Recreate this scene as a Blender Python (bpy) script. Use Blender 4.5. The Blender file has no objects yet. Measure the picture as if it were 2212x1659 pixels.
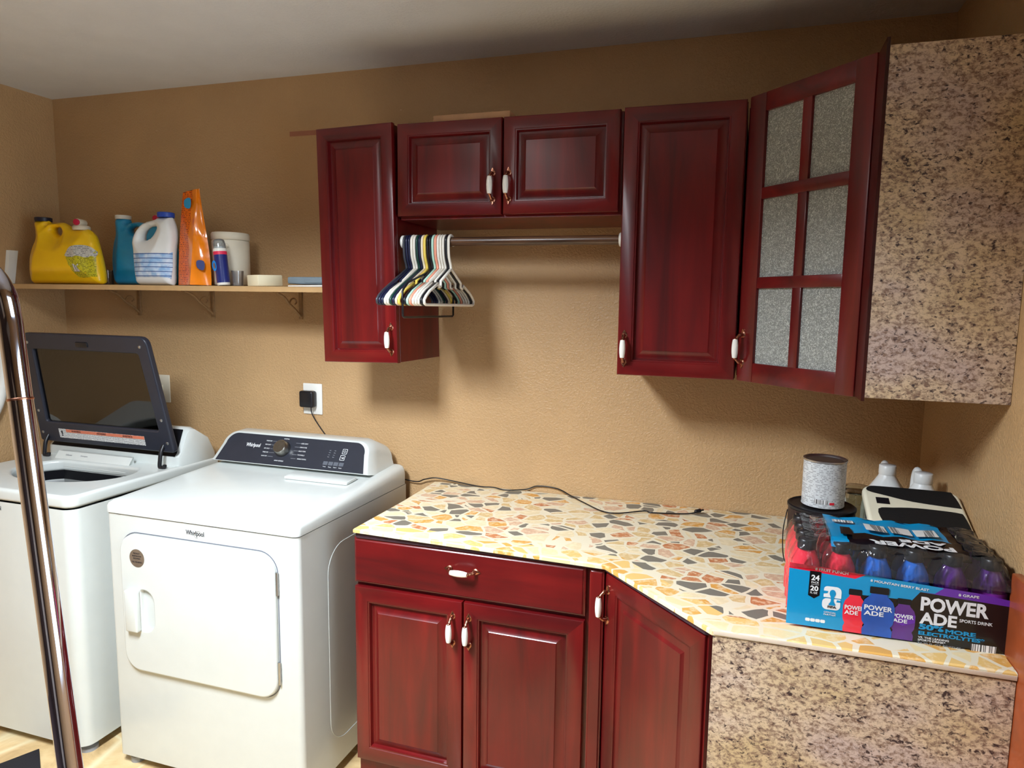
import bpy, bmesh, math, random
from mathutils import Vector, Matrix
random.seed(7)
SC = bpy.context.scene
COL = SC.collection
PI = math.pi

# ------------------------------------------------------------------ materials
def s2l(c):
    return tuple(((v / 255) / 12.92) if v <= 10 else (((v / 255) + 0.055) / 1.055) ** 2.4 for v in c)

def new_mat(name):
    m = bpy.data.materials.new(name)
    m.use_nodes = True
    nt = m.node_tree
    nt.nodes.clear()
    o = nt.nodes.new('ShaderNodeOutputMaterial')
    b = nt.nodes.new('ShaderNodeBsdfPrincipled')
    nt.links.new(b.outputs[0], o.inputs[0])
    return m, nt, b, o

def N(nt, t, **kw):
    n = nt.nodes.new(t)
    for k, v in kw.items():
        if k.startswith('i_'):
            key = k[2:]
            key = int(key) if key.isdigit() else key.replace('_', ' ')
            n.inputs[key].default_value = v
        else:
            setattr(n, k, v)
    return n

def L(nt, a, b):
    nt.links.new(a, b)

def coords(nt, scale=(1, 1, 1), rot=(0, 0, 0), loc=(0, 0, 0)):
    t = N(nt, 'ShaderNodeTexCoord')
    mp = N(nt, 'ShaderNodeMapping')
    mp.inputs['Scale'].default_value = scale
    mp.inputs['Rotation'].default_value = rot
    mp.inputs['Location'].default_value = loc
    L(nt, t.outputs['Object'], mp.inputs[0])
    return mp.outputs[0]

def ramp(nt, fac, stops, interp='LINEAR'):
    r = N(nt, 'ShaderNodeValToRGB')
    cr = r.color_ramp
    cr.interpolation = interp
    while len(cr.elements) < len(stops):
        cr.elements.new(0.5)
    for e, (p, c) in zip(cr.elements, stops):
        e.position = p
        e.color = (*c, 1) if len(c) == 3 else c
    L(nt, fac, r.inputs[0])
    return r.outputs[0]

def mixc(nt, fac, a, b, blend='MIX'):
    m = N(nt, 'ShaderNodeMix', data_type='RGBA', blend_type=blend)
    for sock, v in ((m.inputs[0], fac), (m.inputs[6], a), (m.inputs[7], b)):
        if hasattr(v, 'is_linked'):
            L(nt, v, sock)
        elif isinstance(v, (int, float)):
            sock.default_value = v
        else:
            sock.default_value = (*v, 1)
    return m.outputs[2]

def math_(nt, op, a, b=0.0):
    m = N(nt, 'ShaderNodeMath', operation=op)
    for sock, v in ((m.inputs[0], a), (m.inputs[1], b)):
        if hasattr(v, 'is_linked'):
            L(nt, v, sock)
        else:
            sock.default_value = v
    return m.outputs[0]

def bump(nt, bsdf, h, strength=0.3, dist=0.01):
    bn = N(nt, 'ShaderNodeBump')
    bn.inputs['Strength'].default_value = strength
    bn.inputs['Distance'].default_value = dist
    L(nt, h, bn.inputs['Height'])
    L(nt, bn.outputs[0], bsdf.inputs['Normal'])

def M(name, rgb, rough=0.45, metal=0.0, noise=0.06, nscale=18, coat=0.0, bumpy=0.0, bscale=200, trans=0.0, ior=1.45):
    """plain surface with a slight procedural mottling"""
    m, nt, b, o = new_mat(name)
    c = s2l(rgb)
    v = coords(nt)
    n = N(nt, 'ShaderNodeTexNoise', i_Scale=nscale, i_Detail=4.0)
    L(nt, v, n.inputs['Vector'])
    lo = tuple(x * (1 - noise) for x in c)
    hi = tuple(min(1, x * (1 + noise)) for x in c)
    L(nt, ramp(nt, n.outputs['Fac'], [(0.3, lo), (0.7, hi)]), b.inputs['Base Color'])
    b.inputs['Roughness'].default_value = rough
    b.inputs['Metallic'].default_value = metal
    b.inputs['Coat Weight'].default_value = coat
    b.inputs['Coat Roughness'].default_value = 0.08
    b.inputs['Transmission Weight'].default_value = trans
    b.inputs['IOR'].default_value = ior
    if bumpy:
        n2 = N(nt, 'ShaderNodeTexNoise', i_Scale=bscale, i_Detail=3.0)
        L(nt, v, n2.inputs['Vector'])
        bump(nt, b, n2.outputs['Fac'], bumpy, 0.002)
    return m

def wall_mat(name, rgb):
    m, nt, b, o = new_mat(name)
    v = coords(nt)
    c = s2l(rgb)
    n = N(nt, 'ShaderNodeTexNoise', i_Scale=3.0, i_Detail=5.0)
    L(nt, v, n.inputs['Vector'])
    base = ramp(nt, n.outputs['Fac'], [(0.3, tuple(x * .93 for x in c)), (0.7, tuple(x * 1.06 for x in c))])
    # tiny chips of bare plaster
    vo = N(nt, 'ShaderNodeTexVoronoi', i_Scale=7.0)
    L(nt, v, vo.inputs['Vector'])
    chip = ramp(nt, vo.outputs['Distance'], [(0.0, (1, 1, 1)), (0.022, (0, 0, 0))])
    L(nt, mixc(nt, chip, base, s2l((235, 222, 195))), b.inputs['Base Color'])
    b.inputs['Roughness'].default_value = 0.42
    b.inputs['Specular IOR Level'].default_value = 0.45
    n1 = N(nt, 'ShaderNodeTexNoise', i_Scale=120.0, i_Detail=2.5, i_Distortion=0.6)
    L(nt, v, n1.inputs['Vector'])
    h = ramp(nt, n1.outputs['Fac'], [(0.42, (0, 0, 0)), (0.62, (1, 1, 1))])
    bump(nt, b, h, 0.4, 0.0025)
    return m

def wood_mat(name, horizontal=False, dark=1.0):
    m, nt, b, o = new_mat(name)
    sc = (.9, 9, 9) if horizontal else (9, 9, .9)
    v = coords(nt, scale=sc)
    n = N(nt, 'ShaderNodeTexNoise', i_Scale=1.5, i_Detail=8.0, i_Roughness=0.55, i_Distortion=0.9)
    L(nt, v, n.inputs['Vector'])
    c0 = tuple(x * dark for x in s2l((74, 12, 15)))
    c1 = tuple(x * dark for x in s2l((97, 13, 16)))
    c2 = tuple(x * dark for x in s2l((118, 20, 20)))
    col = ramp(nt, n.outputs['Fac'], [(0.30, c0), (0.5, c1), (0.72, c2)])
    v2 = coords(nt, scale=(2.0, 2.0, 1.4))
    n2 = N(nt, 'ShaderNodeTexNoise', i_Scale=2.2, i_Detail=3.0)
    L(nt, v2, n2.inputs['Vector'])
    blot = ramp(nt, n2.outputs['Fac'], [(0.35, (.78, .78, .78)), (0.65, (1.1, 1.08, 1.08))])
    L(nt, mixc(nt, 1.0, col, blot, 'MULTIPLY'), b.inputs['Base Color'])
    b.inputs['Roughness'].default_value = 0.33
    b.inputs['Specular IOR Level'].default_value = 0.3
    b.inputs['Coat Weight'].default_value = 0.38
    b.inputs['Coat Roughness'].default_value = 0.2
    bump(nt, b, n.outputs['Fac'], 0.06, 0.002)
    return m

def granite_mat(name):
    m, nt, b, o = new_mat(name)
    v = coords(nt, scale=(0.75, 1, 1.1), rot=(0, 0.35, 0))
    n = N(nt, 'ShaderNodeTexNoise', i_Scale=7.0, i_Detail=6.0)
    L(nt, v, n.inputs['Vector'])
    base = ramp(nt, n.outputs['Fac'], [(0.32, s2l((204, 178, 136))), (0.5, s2l((214, 190, 160))), (0.68, s2l((200, 178, 168)))])
    n2 = N(nt, 'ShaderNodeTexNoise', i_Scale=120.0, i_Detail=5.0, i_Roughness=0.75, i_Distortion=0.3)
    L(nt, v, n2.inputs['Vector'])
    mid = ramp(nt, n2.outputs['Fac'], [(0.38, (1, 1, 1)), (0.56, (0, 0, 0))])
    c = mixc(nt, mid, base, s2l((128, 100, 84)))
    n3 = N(nt, 'ShaderNodeTexNoise', i_Scale=105.0, i_Detail=4.0, i_Roughness=0.65, i_Distortion=0.4)
    mp = N(nt, 'ShaderNodeMapping')
    mp.inputs['Location'].default_value = (3.1, 7.7, 1.9)
    L(nt, v, mp.inputs[0]); L(nt, mp.outputs[0], n3.inputs['Vector'])
    big = N(nt, 'ShaderNodeTexNoise', i_Scale=16.0, i_Detail=2.0)
    L(nt, mp.outputs[0], big.inputs['Vector'])
    tot = math_(nt, 'ADD', n3.outputs['Fac'], math_(nt, 'MULTIPLY', math_(nt, 'SUBTRACT', big.outputs['Fac'], 0.5), 0.22))
    dk = ramp(nt, tot, [(0.56, (0, 0, 0)), (0.65, (1, 1, 1))])
    L(nt, mixc(nt, dk, c, s2l((58, 40, 42))), b.inputs['Base Color'])
    b.inputs['Roughness'].default_value = 0.5
    return m

def mosaic_mat(name):
    m, nt, b, o = new_mat(name)
    v0 = coords(nt)
    nz = N(nt, 'ShaderNodeTexNoise', i_Scale=7.0, i_Detail=2.0)
    L(nt, v0, nz.inputs['Vector'])
    off = N(nt, 'ShaderNodeVectorMath', operation='SCALE')
    sub = N(nt, 'ShaderNodeVectorMath', operation='SUBTRACT')
    sub.inputs[1].default_value = (.5, .5, .5)
    L(nt, nz.outputs['Color'], sub.inputs[0]); L(nt, sub.outputs[0], off.inputs[0])
    off.inputs['Scale'].default_value = 0.05
    add = N(nt, 'ShaderNodeVectorMath', operation='ADD')
    L(nt, v0, add.inputs[0]); L(nt, off.outputs[0], add.inputs[1])
    mp = N(nt, 'ShaderNodeMapping')
    mp.inputs['Scale'].default_value = (0.82, 1.12, 0.0)
    L(nt, add.outputs[0], mp.inputs[0])
    SCL = 21.0
    vd = N(nt, 'ShaderNodeTexVoronoi', feature='DISTANCE_TO_EDGE', i_Scale=SCL)
    vc = N(nt, 'ShaderNodeTexVoronoi', feature='F1', i_Scale=SCL)
    for q in (vd, vc):
        L(nt, mp.outputs[0], q.inputs['Vector'])
    sep = N(nt, 'ShaderNodeSeparateColor')
    L(nt, vc.outputs['Color'], sep.inputs[0])
    grey, rust, cream, pale, gold = s2l((116, 112, 102)), s2l((188, 118, 76)), s2l((206, 176, 124)), s2l((222, 204, 166)), s2l((210, 152, 72))
    tile = ramp(nt, sep.outputs[0], [(0.0, grey), (0.24, rust), (0.34, cream), (0.52, pale), (0.74, gold), (0.83, s2l((204, 166, 138)))], 'CONSTANT')
    # the front border is laid in yellow and cream pieces
    xyz = N(nt, 'ShaderNodeSeparateXYZ'); L(nt, v0, xyz.inputs[0])
    d1 = math_(nt, 'ADD', xyz.outputs[1], 0.222)
    s = math_(nt, 'MULTIPLY', math_(nt, 'SUBTRACT', math_(nt, 'ADD', xyz.outputs[0], xyz.outputs[1]), -0.2575), 0.7071)
    d = math_(nt, 'MINIMUM', math_(nt, 'MAXIMUM', d1, s), math_(nt, 'ADD', xyz.outputs[1], 0.513))
    border = math_(nt, 'LESS_THAN', d, 0.075)
    btile = ramp(nt, sep.outputs[1], [(0.0, s2l((224, 186, 114))), (0.4, s2l((228, 208, 160))), (0.7, s2l((214, 162, 82)))], 'CONSTANT')
    tile = mixc(nt, border, tile, btile)
    n = N(nt, 'ShaderNodeTexNoise', i_Scale=55.0, i_Detail=5.0, i_Roughness=.65)
    L(nt, v0, n.inputs['Vector'])
    vein = ramp(nt, n.outputs['Fac'], [(0.47, (0, 0, 0)), (0.60, (1, 1, 1))])
    isgrey = math_(nt, 'GREATER_THAN', sep.outputs[0], 0.24)
    tile = mixc(nt, math_(nt, 'MULTIPLY', math_(nt, 'MULTIPLY', vein, isgrey), 0.5), tile, s2l((240, 222, 186)))
    gap = math_(nt, 'ADD', math_(nt, 'MULTIPLY', n.outputs['Fac'], 0.03), 0.062)
    inside = math_(nt, 'GREATER_THAN', vd.outputs['Distance'], gap)
    L(nt, mixc(nt, inside, s2l((224, 214, 188)), tile), b.inputs['Base Color'])
    b.inputs['Roughness'].default_value = 0.45
    bump(nt, b, inside, 0.25, 0.002)
    return m

def print_mat(name, base, ink, rows=90.0, words=60.0, cover=0.5, rough=0.35, ax=0, seed=0.0):
    """tiny illegible print: broken lines of ink on a coloured ground"""
    m, nt, b, o = new_mat(name)
    v = coords(nt)
    xyz = N(nt, 'ShaderNodeSeparateXYZ'); L(nt, v, xyz.inputs[0])
    zz = math_(nt, 'MULTIPLY', xyz.outputs[2], rows)
    fr = math_(nt, 'FRACT', zz)
    line = math_(nt, 'LESS_THAN', fr, 0.45)
    row = math_(nt, 'FLOOR', zz)
    comb = N(nt, 'ShaderNodeCombineXYZ')
    L(nt, math_(nt, 'MULTIPLY', xyz.outputs[ax], words), comb.inputs[0])
    L(nt, math_(nt, 'MULTIPLY', row, 3.7), comb.inputs[1])
    comb.inputs[2].default_value = seed
    n = N(nt, 'ShaderNodeTexNoise', i_Scale=1.0, i_Detail=3.0)
    L(nt, comb.outputs[0], n.inputs['Vector'])
    on = math_(nt, 'GREATER_THAN', n.outputs['Fac'], 1 - cover)
    n2 = N(nt, 'ShaderNodeTexNoise', i_Scale=9.0, i_Detail=2.0); L(nt, v, n2.inputs['Vector'])
    bc = s2l(base)
    g = ramp(nt, n2.outputs['Fac'], [(0.3, tuple(x * .92 for x in bc)), (0.7, bc)])
    L(nt, mixc(nt, math_(nt, 'MULTIPLY', line, on), g, s2l(ink)), b.inputs['Base Color'])
    b.inputs['Roughness'].default_value = rough
    return m

def barcode_mat(name, base=(235, 235, 235), scale=400.0):
    m, nt, b, o = new_mat(name)
    v = coords(nt, scale=(scale, 0, 0))
    n = N(nt, 'ShaderNodeTexNoise', i_Scale=1.0, i_Detail=0.0); L(nt, v, n.inputs['Vector'])
    L(nt, mixc(nt, math_(nt, 'GREATER_THAN', n.outputs['Fac'], 0.5), s2l(base), s2l((60, 60, 60))), b.inputs['Base Color'])
    b.inputs['Roughness'].default_value = 0.4
    return m

def clear_mat(name, tint=(1, 1, 1), gloss=0.12, rough=0.08, wrinkle=0.0, wscale=30.0, haze=0.0):
    """thin clear plastic or glass sheet"""
    m, nt, b, o = new_mat(name)
    nt.nodes.remove(b)
    tr = N(nt, 'ShaderNodeBsdfTransparent'); tr.inputs[0].default_value = (*tint, 1)
    gl = N(nt, 'ShaderNodeBsdfGlossy'); gl.inputs['Roughness'].default_value = rough
    fr = N(nt, 'ShaderNodeFresnel', i_IOR=1.45)
    mx = N(nt, 'ShaderNodeMixShader')
    f = math_(nt, 'ADD', fr.outputs[0], gloss - 0.04)
    L(nt, f, mx.inputs[0]); L(nt, tr.outputs[0], mx.inputs[1]); L(nt, gl.outputs[0], mx.inputs[2])
    out = mx.outputs[0]
    if haze:
        df = N(nt, 'ShaderNodeBsdfDiffuse'); df.inputs[0].default_value = (.8, .8, .8, 1)
        m2 = N(nt, 'ShaderNodeMixShader'); m2.inputs[0].default_value = haze
        L(nt, out, m2.inputs[1]); L(nt, df.outputs[0], m2.inputs[2]); out = m2.outputs[0]
    if wrinkle:
        v = coords(nt, scale=(1, 1, .5))
        n = N(nt, 'ShaderNodeTexNoise', i_Scale=wscale, i_Detail=3.0, i_Distortion=1.5); L(nt, v, n.inputs['Vector'])
        bn = N(nt, 'ShaderNodeBump'); bn.inputs['Strength'].default_value = wrinkle; bn.inputs['Distance'].default_value = .01
        L(nt, n.outputs['Fac'], bn.inputs['Height'])
        L(nt, bn.outputs[0], gl.inputs['Normal']); L(nt, bn.outputs[0], fr.inputs['Normal'])
    L(nt, out, o.inputs[0])
    return m

def floor_mat(name):
    m, nt, b, o = new_mat(name)
    v = coords(nt)
    n = N(nt, 'ShaderNodeTexNoise', i_Scale=5.0, i_Detail=9.0, i_Roughness=.65, i_Distortion=.6); L(nt, v, n.inputs['Vector'])
    c = ramp(nt, n.outputs['Fac'], [(0.3, s2l((170, 136, 92))), (0.5, s2l((214, 184, 134))), (0.7, s2l((230, 208, 164)))])
    vo = N(nt, 'ShaderNodeTexVoronoi', feature='DISTANCE_TO_EDGE', i_Scale=3.2)
    L(nt, v, vo.inputs['Vector'])
    j = ramp(nt, vo.outputs['Distance'], [(0.0, (1, 1, 1)), (0.025, (0, 0, 0))])
    L(nt, mixc(nt, j, c, s2l((226, 210, 170))), b.inputs['Base Color'])
    b.inputs['Roughness'].default_value = 0.35
    bump(nt, b, n.outputs['Fac'], .15, .003)
    return m

def obscure_glass_mat(name):
    m, nt, b, o = new_mat(name)
    v = coords(nt, rot=(0, 0, PI / 4))
    vo = N(nt, 'ShaderNodeTexVoronoi', i_Scale=150.0); L(nt, v, vo.inputs['Vector'])
    n = N(nt, 'ShaderNodeTexNoise', i_Scale=170.0, i_Detail=2.0, i_Distortion=2.2); L(nt, v, n.inputs['Vector'])
    f = ramp(nt, n.outputs['Fac'], [(0.48, s2l((146, 150, 146))), (0.62, s2l((206, 209, 204)))])  # pale flecks put the sparkle of reflected light into the glass colour
    L(nt, f, b.inputs['Base Color'])
    b.inputs['Roughness'].default_value = 0.22
    b.inputs['Transmission Weight'].default_value = 0.25
    b.inputs['IOR'].default_value = 1.5
    bump(nt, b, n.outputs['Fac'], 0.8, 0.002)
    return m

def closet_rod_mat(name):
    m, nt, b, o = new_mat(name)
    v = coords(nt, scale=(2, 30, 30))
    n = N(nt, 'ShaderNodeTexNoise', i_Scale=2.0, i_Detail=6.0); L(nt, v, n.inputs['Vector'])
    L(nt, ramp(nt, n.outputs['Fac'], [(0.35, s2l((50, 32, 24))), (0.65, s2l((104, 72, 50)))]), b.inputs['Base Color'])
    b.inputs['Roughness'].default_value = .3
    return m

MT = {}
MT['wall'] = wall_mat('tan wall paint', (192, 156, 112))
MT['bounce_cut_wall'] = M('dark brown panelling', (66, 50, 46), .5, noise=.2)  # invented dark finish for the unseen wall, cuts bounce and darkens reflections
MT['ceil'] = M('ceiling texture paint', (222, 223, 225), .9, noise=.03, nscale=6, bumpy=.9, bscale=110)
MT['floor'] = floor_mat('stone vinyl floor')
MT['wood'] = wood_mat('cherry wood')
MT['woodh'] = wood_mat('cherry wood horizontal', True)
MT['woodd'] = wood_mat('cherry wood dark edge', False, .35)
MT['granite'] = granite_mat('speckled laminate')
MT['mosaic'] = mosaic_mat('broken tile mosaic')
MT['subst'] = M('dark backer board', (58, 34, 44), .8, noise=.3, nscale=60)
MT['edge'] = M('pale tile edge', (214, 196, 176), .5)
MT['porcelain'] = M('white porcelain', (240, 238, 232), .12, coat=.6, noise=.01)
MT['brass'] = M('antique copper brass', (176, 122, 100), .26, 1.0, noise=.2, nscale=60)
MT['white'] = M('white enamel', (204, 208, 204), .28, noise=.015, coat=.35)
MT['white2'] = M('white plastic', (232, 230, 222), .4, noise=.02)
MT['offwhite'] = M('cream plastic', (222, 212, 190), .45, noise=.03)
MT['panelblk'] = M('charcoal control panel', (44, 46, 54), .25, noise=.05)
MT['black'] = M('black plastic', (22, 22, 26), .35, noise=.1)
MT['blackm'] = M('matte black', (18, 18, 20), .7, noise=.1)
MT['lidframe'] = M('charcoal lid frame', (40, 42, 52), .38, noise=.08)
MT['lidglass'] = clear_mat('tinted lid glass', (.30, .31, .29), .10, .04)
MT['knob'] = M('brushed steel knob', (150, 148, 142), .3, 1.0, noise=.15, nscale=50)
MT['steel'] = M('steel', (190, 190, 190), .35, 1.0, noise=.05)
MT['chrome'] = M('chrome', (198, 200, 218), .07, 1.0, noise=.02)
MT['tubgrey'] = M('grey drum', (150, 152, 150), .35, .4, noise=.05)
MT['ink'] = M('black ink', (24, 22, 34), .4)
MT['inkw'] = M('white ink', (226, 228, 230), .4)
MT['inkg'] = M('grey ink', (150, 154, 160), .4)
MT['touch'] = M('dim touch key', (86, 90, 98), .35)
MT['sticker'] = M('bronze sticker', (120, 106, 92), .35, .3, noise=.15)
MT['orange_w'] = M('warning orange', (216, 122, 92), .5)
MT['labelw'] = print_mat('white label print', (222, 222, 220), (120, 120, 120), 260, 300, .55)
MT['shelf'] = M('tan painted board', (186, 150, 104), .6, noise=.12, nscale=9, bumpy=.2, bscale=60)
MT['bracket'] = M('tan painted metal', (150, 116, 78), .5, noise=.15, nscale=80)
MT['yellow'] = M('yellow plastic', (255, 204, 16), .3, noise=.03, coat=.2)
MT['yprint'] = print_mat('yellow label print', (206, 196, 40), (110, 104, 20), 190, 180, .5, ax=0)
MT['yprintw'] = print_mat('grey label print', (206, 204, 196), (130, 130, 130), 150, 140, .5)
MT['blue'] = M('blue plastic', (34, 156, 212), .3, noise=.03, coat=.2)
MT['capdark'] = M('dark navy cap', (34, 34, 50), .4)
MT['red'] = M('red plastic', (196, 26, 66), .35)
MT['bluecap'] = M('royal blue cap', (40, 74, 170), .4)
MT['jugw'] = M('white bottle plastic', (226, 228, 226), .35, noise=.02)
MT['bandlab'] = None
MT['orange'] = None
MT['navy'] = M('navy plastic', (34, 44, 110), .3, coat=.3)
MT['pinkred'] = M('pink red print', (222, 50, 84), .4)
MT['clearcup'] = clear_mat('clear plastic cup', (.9, .88, .86), .10, .1, haze=.10)
MT['clearcap'] = clear_mat('clear cap', (.72, .78, .82), .14, .1, haze=.12)
MT['soap'] = M('cream soap', (238, 226, 192), .6, noise=.03, bumpy=.15)
MT['slate'] = M('slate blue vinyl', (118, 132, 140), .5)
MT['paper'] = M('white paper', (224, 222, 216), .7)
MT['rod'] = closet_rod_mat('dark wood rod')
MT['card'] = M('bare pine', (196, 150, 110), .7, noise=.12)
MT['film'] = clear_mat('clear shrink film', (.995, .995, 1), .05, .12, .5, 34, haze=.02)
MT['canlab'] = print_mat('paint can label', (206, 210, 212), (146, 148, 152), 230, 130, .5)
MT['barcode'] = barcode_mat('barcode')
MT['barcode2'] = barcode_mat('barcode large', scale=700)
MT['scalew'] = M('ivory scale plastic', (226, 220, 196), .45, noise=.04)
MT['pad'] = M('black ribbed rubber', (14, 13, 13), .75, bumpy=.4, bscale=150)
MT['cyan'] = M('cyan print film', (8, 142, 196), .28, coat=.4, noise=.02)
MT['redp'] = M('red print film', (228, 30, 58), .28, coat=.4, noise=.02)
MT['purplep'] = M('purple print film', (98, 40, 160), .28, coat=.4, noise=.02)
MT['blackp'] = M('black print film', (12, 12, 18), .25, coat=.4)
MT['bluep'] = M('blue print', (34, 82, 168), .3, coat=.3, noise=.15, nscale=30)
MT['redb'] = M('red drink', (226, 44, 66), .15, coat=.6, noise=.1)
MT['blueb'] = M('blue drink', (42, 108, 204), .15, coat=.6, noise=.1)
MT['purpb'] = M('purple drink', (86, 42, 126), .15, coat=.6, noise=.1)
MT['redl'] = M('coral label', (246, 66, 76), .3, coat=.3)
MT['bluel'] = M('sky label', (20, 130, 216), .3, coat=.3)
MT['purpl'] = M('violet label', (132, 48, 168), .3, coat=.3)
MT['glass'] = clear_mat('clear glass', (.86, .9, .88), .14, .05)
MT['obscure'] = obscure_glass_mat('obscure glass')
MT['melamine'] = M('white melamine', (210, 208, 200), .5)
MT['trim'] = M('orange stained wood', (152, 72, 36), .4, noise=.25, nscale=12, coat=.3)
MT['doorw'] = M('off white door paint', (214, 208, 196), .5)
MT['mat'] = M('black rubber mat', (22, 22, 30), .7, bumpy=.3)

def band_mat():
    m, nt, b, o = new_mat('blue striped label')
    v = coords(nt)
    xyz = N(nt, 'ShaderNodeSeparateXYZ'); L(nt, v, xyz.inputs[0])
    fr = math_(nt, 'FRACT', math_(nt, 'MULTIPLY', xyz.outputs[2], 60.0))
    st = math_(nt, 'LESS_THAN', fr, 0.16)
    n = N(nt, 'ShaderNodeTexNoise', i_Scale=40.0, i_Detail=4.0); L(nt, v, n.inputs['Vector'])
    base = ramp(nt, n.outputs['Fac'], [(0.35, s2l((136, 178, 222))), (0.65, s2l((206, 220, 236)))])
    L(nt, mixc(nt, st, base, s2l((40, 74, 140))), b.inputs['Base Color'])
    b.inputs['Roughness'].default_value = .35
    return m
MT['bandlab'] = band_mat()
MT['orange'] = print_mat('orange bag print', (240, 112, 22), (150, 62, 18), 150, 190, .5, .22)
MT['orange2'] = M('bright orange film', (246, 134, 18), .2, coat=.5, noise=.12, nscale=14)
HC = dict(white=M('white hanger plastic', (232, 226, 214), .35), black=M('black hanger plastic', (22, 22, 28), .3),
          navy=M('navy hanger plastic', (26, 30, 58), .3), green=M('dark green hanger plastic', (24, 62, 56), .3),
          yellow=M('yellow hanger plastic', (238, 206, 92), .35), mint=M('mint hanger plastic', (176, 218, 200), .35),
          coral=M('coral hanger plastic', (240, 158, 132), .35), charcoal=M('charcoal hanger plastic', (58, 60, 68), .35),
          cream=M('cream hanger plastic', (236, 222, 196), .35))

# ------------------------------------------------------------------ mesh helpers
def link_mesh(name, me, mats, parent=None, smooth=35):
    if not isinstance(mats, (list, tuple)):
        mats = [mats]
    if not me.materials:
        for x in mats:
            me.materials.append(x)
    if smooth is not None:
        me.shade_smooth()
        me.set_sharp_from_angle(angle=math.radians(smooth))
    o = bpy.data.objects.new(name, me)
    COL.objects.link(o)
    if parent is not None:
        me.transform(Matrix.Translation(-Vector(parent['org'])))
        o.parent = parent
        top = parent
    return o

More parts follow.
